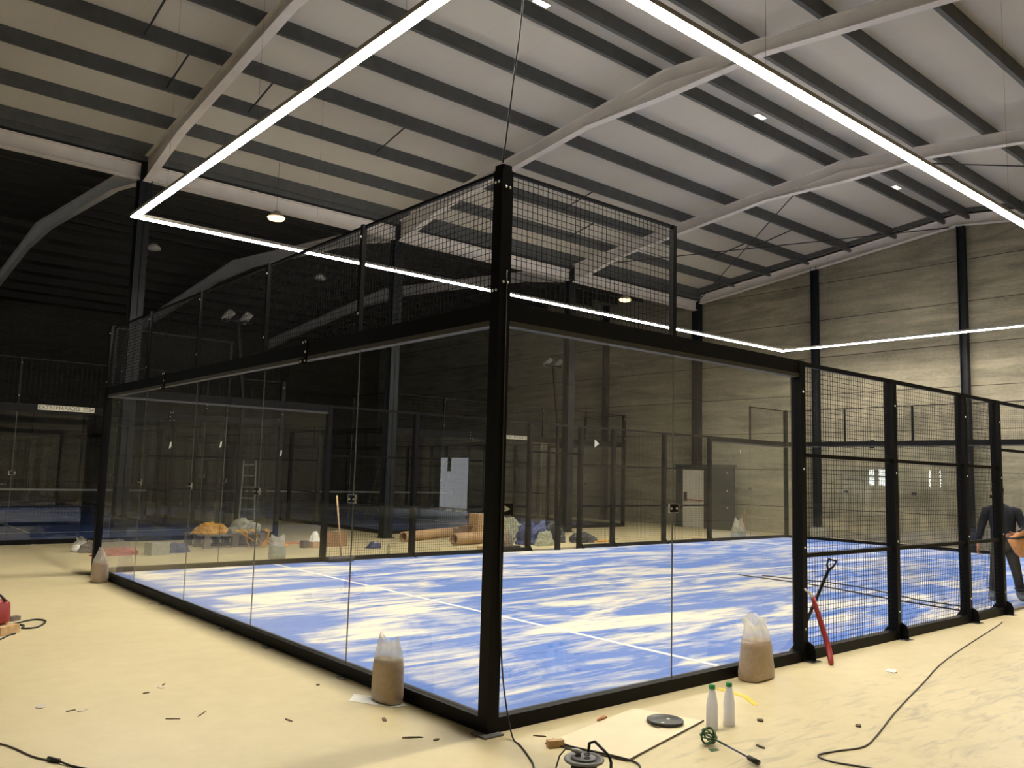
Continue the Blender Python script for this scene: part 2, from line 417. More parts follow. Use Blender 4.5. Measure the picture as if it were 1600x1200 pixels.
# purlins
py = [14.28, 12.85, 11.38, 9.92, 8.45, 6.99, 5.55, 4.87, 3.43, 1.98, .52, -.94, -2.4, -3.86]
def purlin(y, zf, mat, label):
    z = zf(y)
    m = MB(); t = .01
    m.box((XF, y - .005, z), (XB, y + .005, z + PD)); m.box((XF, y + .005, z), (XB, y + .075, z + .008)); m.box((XF, y + .005, z + PD - .016), (XB, y + .075, z + PD - .008))
    m.box((XF, y + .067, z + .008), (XB, y + .075, z + .025))
    tag(recenter(m.build('roof_purlin', mat)), label, 'purlin')
for i, y in enumerate(py):
    if y > 5.2: lab = ORD[i] + ' dark steel purlin up from the valley gutter on the lit roof'
    else: lab = ORD[i - 7] + ' dark steel purlin past the ridge, on the roof slope at upper right'
    purlin(y, ztop1, 'purlin', lab)
tag(recenter(MB().box((XF, 14.36, 8.40), (XB, 14.64, 8.52)).build('valley_gutter', 'purlin')), 'dark gutter lining the valley between the two roofs above the white beams', 'gutter')
for i in range(15):
    y = 15.9 + 1.42 * i
    if y > 37: break
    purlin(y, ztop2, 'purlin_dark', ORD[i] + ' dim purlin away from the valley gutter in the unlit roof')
# sag rods between purlins
def sag(x, y0, y1, lab):
    tag(recenter(MB().tube([(x, y0, ztop1(y0) + .06), (x, y1, ztop1(y1) + .20)], .018, 6).build('sag_rod', 'rod')), lab, 'rod')
sag(.15, 9.92, 8.45, 'thin sag rod between purlins at the top left of the picture')
sag(1.0, 11.38, 9.92, 'thin sag rod just left of the left rafter, near the lamp strip')
sag(2.6, 11.38, 9.92, 'thin sag rod just right of the left rafter, under the strip')
sag(5.6, 11.38, 9.92, 'thin sag rod halfway along the left bay, above the mesh')
sag(11.4, 11.38, 9.92, 'thin sag rod seen through the mesh right of the tall post')
sag(13.0, 12.85, 11.38, 'thin sag rod near the right end of the upper mesh')
sag(18.2, 11.38, 9.92, 'thin sag rod in the last bay above the brace crossing')
sag(18.4, 9.92, 8.45, 'thin sag rod in the last bay towards the ridge')
def brace(p, q, lab): tag(recenter(MB().tube([p, q], .016, 6).build('roof_brace', 'rod')), lab, 'brace rod')
brace((14.9, 13.2, 8.36), (21.3, 5.4, 9.25), 'long dark roof brace rod sloping gently across the last bay')
brace((21.3, 14.3, 8.38), (14.9, 6.6, 8.95), 'steep dark roof brace rod from the back wall corner up to the rafter')
brace((14.9, 3.4, 8.93), (21.3, -3.4, 8.5), 'dark horizontal-looking roof brace rod at the right edge')
# columns
def hcol(x, y, z1, label, b=.26, d=.28):
    t = thing('steel_column', label, 'column', (x, y, 0))
    m = MB(); m.box((x - b / 2, y - d / 2, .015), (x + b / 2, y - d / 2 + .016, z1)); m.box((x - b / 2, y + d / 2 - .016, .015), (x + b / 2, y + d / 2, z1)); m.box((x - .007, y - d / 2, .015), (x + .007, y + d / 2, z1))
    m.build('shaft', 'column', t)
    MB().box((x - b / 2 - .05, y - d / 2 - .05, 0), (x + b / 2 + .05, y + d / 2 + .05, .018)).build('base_plate', 'column', t)
for x, lab in zip(frames, ['dark steel column beyond the left edge of the lit court', 'dark steel column behind the left end of the lit court, meeting the light frame corner', 'dark steel column seen through the left glass wall beside the broom', 'dark steel column just right of the tall corner post, seen through glass']):
    hcol(x, 14.5, 8.4, lab)
hcol(21.42, 14.5, 8.35, 'dark steel column in the corner of the concrete back wall, above the white door')
hcol(21.5, 9.78, ztop1(9.78) - .12, 'slim dark column on the concrete wall, behind the first mesh bay', .2, .2)
hcol(21.5, 5.15, ztop1(5.15) - .12, 'slim dark column on the concrete wall near the right picture edge', .2, .2)
hcol(21.5, .5, ztop1(.5) - .12, 'slim dark column on the concrete wall past the right picture edge', .2, .2)
hcol(21.5, 19.2, ztop2(19.2) - .05, 'slim dark column on the back wall of the unlit half', .2, .2)

# ------------------------------------------------------------------ lamps
LX0, LX1, LY0, LY1, LZ = .141, 19.305, -.055, 9.65, 5.77
def strip(p, q, label):
    p, q = V(p), V(q); mid = (p + q) / 2
    t = thing('linear_light', label, 'strip light', tuple(mid))
    L = (q - p).length; d = (q - p) / L; n = max(1, round(L / 1.5))
    m = MB()
    for i in range(n): m.beam(p + d * (L * i / n), p + d * (L * (i + 1) / n), .10, .016)
    m.build('diffuser', 'lamp_on', t)
    h = MB().beam(p + V((0, 0, .035)), q + V((0, 0, .035)), .11, .052); h.build('housing', 'housing', t)
    for i in range(3):
        c = p + d * (L * (i + .5) / 3)
        top = (ztop1(c.y) + PD - .01)
        MB().tube([c + V((0, 0, .06)), V((c.x, c.y, top))], .0015, 5).build('hanger', 'cable', t)
strip((LX0, LY1 + .05, LZ), (LX0, LY0 + .06, LZ), 'glowing LED strip light running towards the camera at upper left')
strip((LX0 + .06, LY1, LZ), (LX1 - .06, LY1, LZ), 'glowing LED strip light along the far side of the court, crossing behind the mesh')
strip((LX0 - .05, LY0, LZ), (LX1 + .05, LY0, LZ), 'glowing LED strip light running away to the right edge under the ridge')
strip((LX1, LY1 + .05, LZ), (LX1, LY0 + .06, LZ), 'glowing LED strip light across the far end, in front of the concrete wall')
def bay(x, y, z, mat, label, top):
    t = thing('pendant_lamp', label, 'lamp', (x, y, z))
    MB().lathe((x, y, z), [(.02, .16), (.06, .15), (.17, .05), (.19, 0), (.185, 0.0)], 20).build('shade', 'lamp_off' if mat != 'bay_on' else 'housing', t, True)
    MB().lathe((x, y, z - .06), [(.06, -.02), (.17, .01), (.20, .058)], 20).build('lens', mat, t, True)
    MB().tube([(x, y, z + .15), (x, y, top)], .004, 5).build('wire', 'cable', t)
bay(4.13, 13.2, 7.44, 'bay_on', 'round warm pendant lamp, lit, above the left strip light corner', ztop1(13.2) + PD - .01)
bay(15.98, 13.2, 7.40, 'bay_on', 'round warm pendant lamp, lit, seen through the mesh right of the tall post', ztop1(13.2) + PD - .01)
bay(3.51, 20, 7.91, 'lamp_off', 'unlit pendant lamp in the dark roof, right of the left column', ztop2(20) + PD - .01)
bay(8.75, 20, 7.96, 'lamp_off', 'unlit pendant lamp in the dark roof, seen through the upper mesh', ztop2(20) + PD - .01)
for x, lab in ((4.89, 'at the top edge of the picture'), (11.17, 'in the middle ridge bay'), (17.4, 'nearest the concrete wall')):
    t = thing('ridge_light', 'small white rectangular light between the ridge purlins, ' + lab, 'lamp', (x, 5.2, 9.3))
    MB().box((x - .16, 5.05, 9.42), (x + .16, 5.18, 9.46)).build('housing', 'white_paint', t)
    MB().box((x - .15, 5.06, 9.41), (x + .15, 5.17, 9.42)).build('panel', 'ridge_on', t)
    MB().tube([(x, 5.115, 9.46), (x, 5.115, 9.71)], .01, 6).build('stem', 'white_paint', t)

# ------------------------------------------------------------------ courts
H1, H2 = 3.975, 2.975
def wires(m, fr, s0, s1, z0, z1, n, step, r=.0018):
    k = max(1, round((s1 - s0) / step))
    for i in range(1, k): s = s0 + (s1 - s0) * i / k; m.fbox(fr, s - r, s + r, n - r, n + r, z0, z1)
    k = max(1, round((z1 - z0) / step))
    for i in range(1, k): z = z0 + (z1 - z0) * i / k; m.fbox(fr, s0, s1, n - 3 * r, n - r, z - r, z + r)

def clamp(fr, s, z, par, n=.0):
    o = MB().fbox(fr, s - .06, s + .06, n + .0005, n + .012, z - .033, z + .033).build('clamp', 'black', par)
    m = MB()
    for (a, b, c, d) in ((-.064, -.055, -.037, .037), (.055, .064, -.037, .037), (-.055, .055, .033, .037), (-.055, .055, -.037, -.033)):
        m.fbox(fr, s + a, s + b, n, n + .014, z + c, z + d)
    for ds in (-.035, .035): m.dome(fr(s + ds, n + .012, z), fr.n, .014)
    m.build('clamp_rim', 'steel', par, label='bright steel rim and bolts of the glass clamp')

def bolts(fr, par, pts, r=.013):
    for s, n, z in pts: MB().dome(fr(s, n, z), fr.n, r).build('bolt', 'bolt', par, True)

def glass_run(fr, t, s0, s1, detail=True, first_edge=.1, last_edge=0):
    """2 m panes from s0 to s1 with base and head beams"""
    k = round((s1 - s0) / 2)
    for i in range(k):
        a = s0 + 2 * i + (first_edge if i == 0 else .004); b = s0 + 2 * i + 2 - (last_edge if i == k - 1 else .004)
        g = MB().fbox(fr, a, b, -.052, -.040, .10, H2 - .13).build('glass_panel', 'glass', t)
        if i < k - 1:
            MB().fbox(fr, b + .0005, b + .0075, -.051, -.041, .10, H2 - .13).build('glass_seam', 'seam', t)
            if detail: clamp(fr, s0 + 2 * i + 2, 1.5, g, -.039)

def foot(fr, par, s):
    m = MB(); m.prism([fr(s + .02, .0, .0), fr(s + .02, .085, 0), fr(s + .02, .085, .10), fr(s + .02, .06, .16), fr(s + .02, .0, .19)], fr.d * .012)
    m.build('foot_bracket', 'black', par)
    MB().prism([fr(s - .02, -.106, .022), fr(s - .02, -.22, .022), fr(s - .02, -.106, .17)], fr.d * .012).build('inner_gusset', 'black', par)
    MB().fbox(fr, s - .07, s + .10, .0, .11, 0, .008).build('foot_plate', 'steel', par)

def end_wall(name, label, fr, L=10, step=.05, detail=True):
    gs = 'grey_strip' if step < .08 else 'black'  # black on unlit courts puts their shade into the strip colour
    mid = fr(L / 2, 0, 0)
    t = thing(name, label, 'glass wall', tuple(mid))
    MB().fbox(fr, .09, L - .09, -.095, -.004, 0, .10).build('base_beam', 'black', t)
    MB().fbox(fr, .09, L - .09, -.095, .0, H2 - .13, H2).build('head_beam', 'black', t)
    MB().fbox(fr, .1, L - .1, -.085, -.003, H2 - .168, H2 - .13).build('glazing_strip', gs, t)
    glass_run(fr, t, 0, L, detail, .1, .1)
    mp = MB(); wires(mp, fr, .09, L - .09, H2, H1 - .02, -.05, step); mp.build('mesh_panel', 'wire', t)
    MB().fbox(fr, .09, L - .09, -.066, -.034, H1 - .035, H1 - .012).build('top_rail', 'black', t)
    for s in (2, 4, 6, 8):
        p = MB().fbox(fr, s - .022, s + .022, -.048, -.004, H2, H1 - .012).build('mesh_post', 'black', t)
        if detail: bolts(fr, p, [(s, -.004, H1 - .13), (s, -.004, H2 + .17)])
    if detail:
        for s in (2.97, 7.15):
            j = MB().fbox(fr, s - .03, s + .03, 0, .008, H2 - .20, H2 + .03); j.fbox(fr, s - .03, s + .12, 0, .008, H2 - .20, H2 - .15); j.fbox(fr, s - .03, s + .08, 0, .008, H2, H2 + .035)
            j = j.build('splice_plate', 'black', t)
            bolts(fr, j, [(s, .008, H2 + .015), (s + .055, .008, H2 + .012), (s, .008, H2 - .085), (s, .008, H2 - .175), (s + .09, .008, H2 - .175)])
        for s in (1.9, 3.4, 4.5, 6.5): MB().fbox(fr, s - .05, s + .05, -.004, .07, 0, .012).build('anchor_plate', 'steel', t)
    return t

def side_wall(name, label, fr, L=20, step=.05, detail=True, door=(9.17, 10.83)):
    gs = 'grey_strip' if step < .08 else 'black'  # unlit courts get black strips, shade put into the colour
    t = thing(name, label, 'court fence', tuple(fr(L / 2, 0, 0)))
    for k, (a, b) in enumerate(((.09, door[0]), (door[1], L - .09))):
        MB().fbox(fr, a, b, -.095, -.004, 0, .10).build('base_beam', 'black', t)
    MB().fbox(fr, 4, L - 4, -.06, -.02, H2 - .045, H2).build('top_rail', 'black', t)
    for a, b in ((.09, 4), (L - 4, L - .09)):
        MB().fbox(fr, a, b, -.095, .0, H2 - .13, H2).build('head_beam', 'black', t)
        MB().fbox(fr, a, b, -.085, -.003, H2 - .168, H2 - .13).build('glazing_strip', gs, t)
    glass_run(fr, t, 0, 4, detail, .1, .045); glass_run(fr, t, L - 4, L, detail, .045, .1)
    for a, b, pe in ((.09, 2, 2), (L - 2, L - .09, L - 2)):
        mp = MB(); wires(mp, fr, a, b, H2, H1 - .02, -.05, step); mp.build('mesh_panel', 'wire', t)
        MB().fbox(fr, a, b, -.066, -.034, H1 - .035, H1 - .012).build('upper_rail', 'black', t)
        MB().fbox(fr, pe - .022, pe + .022, -.07, -.03, H2 - .1, H1 - .012).build('mesh_post', 'black', t)
    posts = [4, 6, 8, door[0], door[1], 12, 14, 16]
    for s in posts:
        p = MB().fbox(fr, s - .042, s + .042, -.105, .012, .0, H2 - (.002 if s in (4, 16) else .04)).build('post', 'black', t)
        if detail: bolts(fr, p, [(s, .012, z) for z in (2.66, 1.88, 1.1, .31)])
        if s not in door or True: foot(fr, p, s + .03)
    for a, b in zip(posts, posts[1:]):
        if a == door[0]:
            MB().fbox(fr, a + .04, b - .04, -.065, -.03, 2.26, 2.30).build('door_lintel', 'black', t); continue
        mp = MB(); wires(mp, fr, a + .04, b - .04, .10, H2 - .045, -.05, step); mp.build('mesh_panel', 'wire', t)
        for z in (1.02, 2.02): MB().fbox(fr, a + .04, b - .04, -.047, -.012, z - .02, z + .02).build('mid_rail', 'black', t)
    return t

def corner(x, y, sx, sy, label, bolt=True):
    """0.1 m square post standing in the corner; sx, sy point out of the court"""
    t = thing('corner_post', label, 'post', (x, y, 0))
    x0, x1 = sorted((x + sx * .012, x - sx * .09)); y0, y1 = sorted((y + sy * .012, y - sy * .09))
    c = .016
    poly = [(x0 + c, y0), (x1 - c, y0), (x1, y0 + c), (x1, y1 - c), (x1 - c, y1), (x0 + c, y1), (x0, y1 - c), (x0, y0 + c)]
    MB().prism([(a, b, .0) for a, b in [(x0, y0), (x1, y0), (x1, y1), (x0, y1)]], (0, 0, H1 - .03)).build('shaft', 'black', t)
    MB().prism([(a, b, H1 - .03) for a, b in poly], (0, 0, .035)).build('cap', 'black', t)
    MB().box((min(x0, x + sx * .07), min(y0, y + sy * .07), 0), (max(x1, x + sx * .07), max(y1, y + sy * .07), .012)).build('base_plate', 'reel', t, label='dusty grey base plate')
    if bolt:
        for z, z2 in ((H1 - .12, H1 - .11), (H2 + .10, H2 + .11)):
            for k in (.025, .062):
                MB().dome((x + sx * .012, y - sy * k, z if z > 3.5 else z - .02), (sx, 0, 0), .011).build('bolt', 'bolt', t, True)
                MB().dome((x - sx * k, y + sy * .012, z2 - (.05 if z > 3.5 else -.03)), (0, sy, 0), .011).build('bolt', 'bolt', t, True)
    return t

# the lit court: x 0..20, y 0..10
tf = MB().box((.1, .1, 0), (19.9, 9.9, .02)).build('court_turf', 'turf')
tag(tf, 'bright blue padel court turf streaked with spread sand inside the glass', 'court surface')
def line(par, a, b): MB().box((a[0], a[1], .02), (b[0], b[1], .023)).build('court_line', 'white_paint', par, label='painted white court line')
line(tf, (2.99, .1), (3.06, 9.9)); line(tf, (16.94, .1), (17.01, 9.9)); line(tf, (3.06, 4.965), (16.94, 5.035))
fA, fB = Fr((0, 0), (0, 1), (-1, 0)), Fr((20, 0), (0, 1), (1, 0))
fC, fD = Fr((0, 0), (1, 0), (0, -1)), Fr((0, 10), (1, 0), (0, 1))
end_wall('glass_end_wall', 'long glass end wall of the lit court, running left from the tall corner post', fA)
end_wall('glass_end_wall', 'far glass end wall of the lit court, close to the concrete wall', fB)
side_wall('side_fence', 'side fence of the lit court running right from the tall corner post, glass then mesh', fC)
side_wall('side_fence', 'far side fence of the lit court, in front of the pallet and boxes', fD)
p0 = corner(0, 0, -1, -1, 'tall black corner post in the centre foreground')
corner(0, 10, -1, 1, 'black corner post at the left end of the long glass wall, beside a sand bag')
corner(20, 10, 1, 1, 'black corner post at the far end of the lit court, before the concrete wall')
corner(20, 0, 1, -1, 'black corner post at the far right, past the right picture edge')
for (x, y, lab) in ((10, 9.84, 'short black net post by the far court door, left of the steel column'),):
    t = thing('net_post', lab, 'post', (x, y, 0))
    MB().box((x - .05, y - .05, .02), (x + .05, y + .05, 1.05)).build('shaft', 'black', t)
    MB().tube([(x + .05, y, .92), (x + .09, y, .92)], .02, 8).build('winder', 'steel', t)
tag(MB().tube([(9.6, 4.6, .03), (9.55, 3.2, .03), (9.4, 2.6, .03), (9.0, 1.45, .03), (8.8, .4, .03)], .012, 6).build('cord', 'cable'), 'dark cord lying on the court from the middle to the door', 'cord')
tag(MB().tube([(9.9, 4.3, .03), (10.1, 3.2, .03), (10.0, 2.5, .03), (9.7, 1.9, .03), (9.3, 1.2, .03), (9.25, .5, .03)], .010, 6).build('cord', 'cable'), 'thinner dark cord lying beyond the first one near the net line', 'cord')
# small stickers on the panes
stk = [(1.06, 9.958, 2.08), (1.92, 9.958, 2.13), (3.05, 9.958, 2.02), (17.51, 9.958, 2.6)]
for i, (x, y, z) in enumerate(stk):
    lab = ['leftmost small white sticker on the far glass, left of the first seam', 'small white sticker on the far glass above the pallet of orange straps', 'small white sticker on the far glass above the left sand bag', 'small slanted white sticker on far glass right of the dark panel'][i]
    m = MB().prism([(x - .02, y - .001, z - .06), (x + .015, y - .001, z - .03), (x + .02, y - .001, z + .05), (x, y - .001, z + .06)], (0, .001, 0)).build('sticker', 'paper')
    tag(recenter(m), lab, 'sticker')
tag(recenter(MB().prism([(11.30, 9.936, 2.46), (11.46, 9.936, 2.56), (11.30, 9.936, 2.66)], (0, .004, 0)).build('arrow_tag', 'paper')), 'white triangular tag on the far mesh right of the steel column', 'tag')
t = thing('warning_tag', 'small black square tag with white triangle beside the tall corner post', 'tag', (.15, .03, 1.5))
MB().box((.105, .030, 1.465), (.205, .036, 1.545)).build('plate', 'black', t)
MB().prism([(.125, .0285, 1.485), (.18, .0285, 1.505), (.125, .0285, 1.53)], (0, .0015, 0)).build('triangle', 'paper', t)

# the two unlit courts in the far half, lengthwise along y
def dark_court(x0, which):
    y0 = 15.7
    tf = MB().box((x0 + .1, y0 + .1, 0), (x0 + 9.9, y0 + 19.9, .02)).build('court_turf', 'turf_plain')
    tag(tf, 'dark blue turf of the ' + which + ' court without lights', 'court surface')
    line(tf, (x0 + .1, y0 + 3.0), (x0 + 9.9, y0 + 3.05)); line(tf, (x0 + .1, y0 + 16.95), (x0 + 9.9, y0 + 17)); line(tf, (x0 + 4.975, y0 + 3.05), (x0 + 5.025, y0 + 16.95))
    end_wall('glass_end_wall', 'near glass end wall of the ' + which + ' unlit court', Fr((x0, y0), (1, 0), (0, -1)), step=.1)
    end_wall('glass_end_wall', 'distant glass end wall of the ' + which + ' unlit court', Fr((x0, y0 + 20), (1, 0), (0, 1)), step=.1, detail=False)
    side_wall('side_fence', 'left side fence of the ' + which + ' unlit court', Fr((x0, y0), (0, 1), (-1, 0)), step=.1, detail=False)
    side_wall('side_fence', 'right side fence of the ' + which + ' unlit court', Fr((x0 + 10, y0), (0, 1), (1, 0)), step=.1, detail=False)
    corner(x0, y0, -1, -1, 'near left corner post of the ' + which + ' unlit court'); corner(x0 + 10, y0, 1, -1, 'near right corner post of the ' + which + ' unlit court')
    corner(x0, y0 + 20, -1, 1, 'distant left corner post of the ' + which + ' unlit court'); corner(x0 + 10, y0 + 20, 1, 1, 'distant right corner post of the ' + which + ' unlit court')
    t = thing('court_net', 'net with a white tape across the ' + which + ' unlit court', 'net', (x0 + 5, y0 + 10, 0))
    MB().box((x0 + .2, y0 + 9.99, .83), (x0 + 9.8, y0 + 10.01, .89)).build('tape', 'lamp_off', t, label='white tape along the top of the net')
    nm = MB(); wires(nm, Fr((x0, y0 + 10), (1, 0), (0, -1)), .2, 9.8, .03, .83, 0, .1); nm.build('netting', 'wire', t)
    for xx in (x0 + .15, x0 + 9.85): MB().box((xx - .05, y0 + 9.95, .02), (xx + .05, y0 + 10.05, 1.05)).build('net_post', 'black', t)
dark_court(-4.25, 'left'); dark_court(8.85, 'right')
def text_mesh(body, size, name, parent, mat, mtx):
    cu = bpy.data.curves.new('lettering', 'FONT'); cu.body = body; cu.size = size; cu.align_x = 'CENTER'; cu.align_y = 'CENTER'
    o = bpy.data.objects.new('tmp', cu); C.objects.link(o)
    dg = bpy.context.evaluated_depsgraph_get(); dg.update()
    me = bpy.data.meshes.new_from_object(o.evaluated_get(dg)); bpy.data.objects.remove(o)
    me.transform(mtx); me.materials.append(M[mat])
    w = bpy.data.objects.new(name, me); C.objects.link(w); w.parent = parent; W[w.name] = W[parent.name]; return w
def sign(x, z, lab):
    t = thing('name_sign', lab, 'sign', (x, 15.66, z))
    MB().box((x - .56, 15.685, z - .055), (x + .56, 15.70, z + .055)).build('board', 'sign', t)
    text_mesh('EXTREMAPADEL 2024', .115, 'lettering', t, 'ink', Matrix.Translation((0, 15.683 - 15.66, 0)) @ Matrix.Rotation(PI / 2, 4, 'X'))
sign(.68, 2.915, 'white EXTREMAPADEL 2024 strip sign at far left, on the unlit left court')
sign(13.72, 2.915, 'white EXTREMAPADEL 2024 strip sign right of the tall post, on the unlit right court')
def flood(x, lab):
    t = thing('floodlight_mast', lab, 'floodlight', (x, 15.55, 0))
    MB().box((x + .27, 15.50, 0), (x + .35, 15.58, 3.3)).build('pole', 'black', t)
    MB().beam((x + .31, 15.54, 3.3), (x + .05, 15.54, 5.35), .07, .07).build('mast', 'black', t)
    MB().beam((x - .3, 15.54, 5.35), (x + .4, 15.54, 5.35), .05, .05).build('crossbar', 'black', t)
    for dx in (-.2, .25):
        MB(Matrix.Translation((x + dx, 15.54, 5.46)) @ Matrix.Rotation(.7, 4, 'X') @ Matrix.Rotation(.4, 4, 'Y')).box((-.10, -.03, -.16), (.10, .03, .16)).build('lamp_head', 'reel', t)
flood(4.27, 'unlit twin floodlight mast behind the left upper mesh')
flood(15.04, 'unlit twin floodlight mast seen through glass right of the tall post')

# ------------------------------------------------------------------ doors and windows
d = thing('door_1', 'white emergency door with red push bar and dark frame at the back wall', 'door', (21.2, 14.4, 0))
struct(d)
bx = MB()
for (y0, y1, z0, z1) in ((14.95, 15.25, 0, 2.2), (13.93, 13.99, 0, 2.2), (13.93, 15.25, 2.1, 2.2)): bx.box((21.16, y0, z0), (21.26, y1, z1))
bx.build('frame', 'door_dark', d)
MB().box((21.19, 13.995, .01), (21.25, 14.945, 2.09)).build('leaf', 'door_white', d)
MB().tube([(21.14, 14.03, .98), (21.14, 14.78, 1.01)], .018, 8).build('push_bar', 'red_dark', d)
MB().box((21.12, 14.76, .95), (21.19, 14.86, 1.27)).build('latch_case', 'reel_dark', d)
g = thing('sliding_gate', 'dark steel gate panel beside the white door, before the concrete wall', 'gate', (21.1, 13.2, 0))
MB().box((21.08, 12.66, .0), (21.14, 13.92, 2.2)).build('panel', 'door_dark', g)
MB().box((21.08, 12.6, 2.205), (21.15, 15.25, 2.27)).build('track', 'door_dark', g)
for z in (.78, 1.36, 1.98): MB().dome((21.08, 12.93, z), (-1, 0, 0), .025).build('bolt', 'bolt', g, True)
tag(recenter(MB().beam((21.5, 12.55, 0), (21.55, 12.52, .75), .05, .05).build('batten', 'card_dark')), 'reddish batten leaning on the concrete wall right of the dark gate panel', 'batten')
wins = [(27.26, 27.67), (25.75, 27.0), (24.46, 24.9), (22.48, 23.04), (22.2, 22.3)]
for i, (a, b) in enumerate(wins):
    w = thing('window_%d' % (i + 1), 'daylit window in the front wall, number %d from the big daylit door' % (i + 1), 'window', (XF, (a + b) / 2, 1.6)); struct(w)
    w['label'] = ORD[i] + ' daylit window from the daylit doorway, mirrored in the far glass'
    MB().box((XF, a, 1.62), (XF + .02, b, 2.86)).build('pane', 'daylight', w)
    fm = MB()
    for (y0, y1, z0, z1) in ((a - .05, a, 1.57, 2.91), (b, b + .05, 1.57, 2.91), (a, b, 2.86, 2.91), (a, b, 1.57, 1.62), (a, b, 2.24, 2.28)): fm.box((XF, y0, z0), (XF + .05, y1, z1))
    fm.build('frame', 'door_dark', w)
d = thing('door_2', 'wide daylit doorway in the front wall, mirrored in the near glass', 'door', (XF, 28.9, 0)); struct(d)
MB().box((XF, 27.75, .02), (XF + .02, 30.08, 2.48)).build('pane', 'daylight_soft', d)
fm = MB()
for (y0, y1, z0, z1) in ((27.68, 27.75, 0, 2.55), (30.08, 30.15, 0, 2.55), (27.75, 30.08, 2.48, 2.55), (29.2, 29.45, 1.8, 2.48)): fm.box((XF, y0, z0), (XF + .06, y1, z1))
fm.build('frame', 'door_dark', d)
t = thing('reflection_blocker', 'tall dark steel cabinet added out of view, keeps window reflections off the near glass', 'blocker', (-10, 12.95, 0))  # added unseen block, stops a window reflection in the near glass
MB().box((-10.4, 12.45, .0), (-10, 13.40, 3.3)).build('body', 'door_dark', t)
for y_ in (12.47, 12.93): MB().box((-10.0, y_, .08), (-9.975, y_ + .45, 3.22)).build('door', 'door_dark', t)  # front plates of the added unseen block

# ------------------------------------------------------------------ things on the floor, near
def rot(loc, rz): return Matrix.Translation(loc) @ Matrix.Rotation(rz, 4, 'Z')
def ring(wx, wy, z, n=28, p=3.2, dz=None, off=(0, 0)):
    r = []
    for j in range(n):
        a = 2 * PI * j / n; c, s = math.cos(a), math.sin(a)
        k = (abs(c) ** p + abs(s) ** p) ** (-1 / p)
        x, y = c * k * wx, s * k * wy
        r.append(V((x + off[0], y + off[1], z + (dz(x / wx, y / wy) if dz else 0))))
    return r
def sand_bag(loc, rz, wx, wy, hs, ht, label, ears='twin', fill='sandfill', film='film', lean=0, topw=.8, bt=.95):
    t = thing('sand_bag', label, 'bag', loc); m = rot(loc, rz)
    b = MB(m)
    b.loft([ring(wx * .93, wy * .8, .0), ring(wx * 1.0, wy * .97, .015), ring(wx * 1.01, wy * 1.02, .07), ring(wx * (.97 + bt) / 2 * 1.02, wy * 1.0, hs * .5, dz=lambda x, y: .004 * math.sin(6 * x)), ring(wx * (bt + .04), wy * .93, hs * .85), ring(wx * bt, wy * .86, hs, dz=lambda x, y: -.012 * x), ring(wx * bt * .7, wy * .5, hs + .01)])
    b.build('filled_sack', fill, t, True)
    c = MB(m)
    def top(x, y):
        if ears == 'twin': return (ht - hs) * (.16 * abs(x) ** 1.5 * 1.2 - .10) + .012 * math.sin(9 * x + 3 * y)
        return .03 * math.sin(5 * x + 1) + .02 * y
    hh = ht - hs
    rs = [ring(wx * bt * 1.015, wy * .89, hs - .012), ring(wx * bt, wy * .80, hs + hh * .15), ring(wx * (bt * .6 + topw * .4), wy * .60, hs + hh * .4, off=(lean * .3, 0)), ring(wx * topw * .95, wy * .40, hs + hh * .68, off=(lean * .7, .005), dz=lambda x, y: .01 * math.sin(7 * x))]
    if ears == 'twin': rs.append(ring(wx * topw * .86, wy * .22, hs + hh * .86, off=(lean, .01), dz=lambda x, y: hh * (.34 * abs(x) ** 1.6 - .16)))
    else: rs.append(ring(wx * topw * 1.1, wy * .5, hs + hh * .92, off=(lean, .01), dz=top)); rs.append(ring(wx * topw * 1.15, wy * .3, hs + hh, off=(lean * 1.2, -.03), dz=top))
    c.loft(rs, False, False).build('plastic_neck', film, t, True, 'translucent plastic top of the bag')
    return t
sand_bag((-.105, 1.09, 0), PI / 2 + .05, .145, .082, .315, .50, 'clear two-eared plastic bag of brown sand on white paper by the left glass wall', lean=-.01, topw=.92, bt=.97)
sand_bag((2.97, -.13, 0), .04, .195, .11, .34, .53, 'clear plastic bag of brown sand with a rumpled open top, left of the shovel', 'open', lean=-.03, topw=.76, bt=.76)
sand_bag((-.135, 9.02, 0), PI / 2, .14, .11, .30, .50, 'part-used pale sand bag at the foot of the far left corner post', 'twin', lean=.0, topw=.5)
sand_bag((3.55, 10.95, 0), .2, .17, .11, .27, .47, 'grey-white sand bag with pointed ears behind the far fence, right of the pallet', 'twin', 'grey_cloth', topw=1.0, bt=.9)
sand_bag((18.2, 10.5, 0), .1, .28, .16, .25, .62, 'white plastic bag standing before the dark gate panel', 'twin', 'grey_cloth')
sand_bag((.72, 13.75, 0), .2, .16, .14, .13, .26, 'small knotted white bag on the floor left of the far left corner post', 'open', 'paper', topw=.5)
tag(recenter(MB().prism([(-.33, 1.27, .001), (-.20, 1.42, .001), (-.03, 1.12, .001), (-.03, .90, .001), (-.17, .93, .001)], (0, 0, .0015)).build('paper_sheet', 'paper')), 'white sheet of paper under the sand bag at the left glass wall', 'paper')

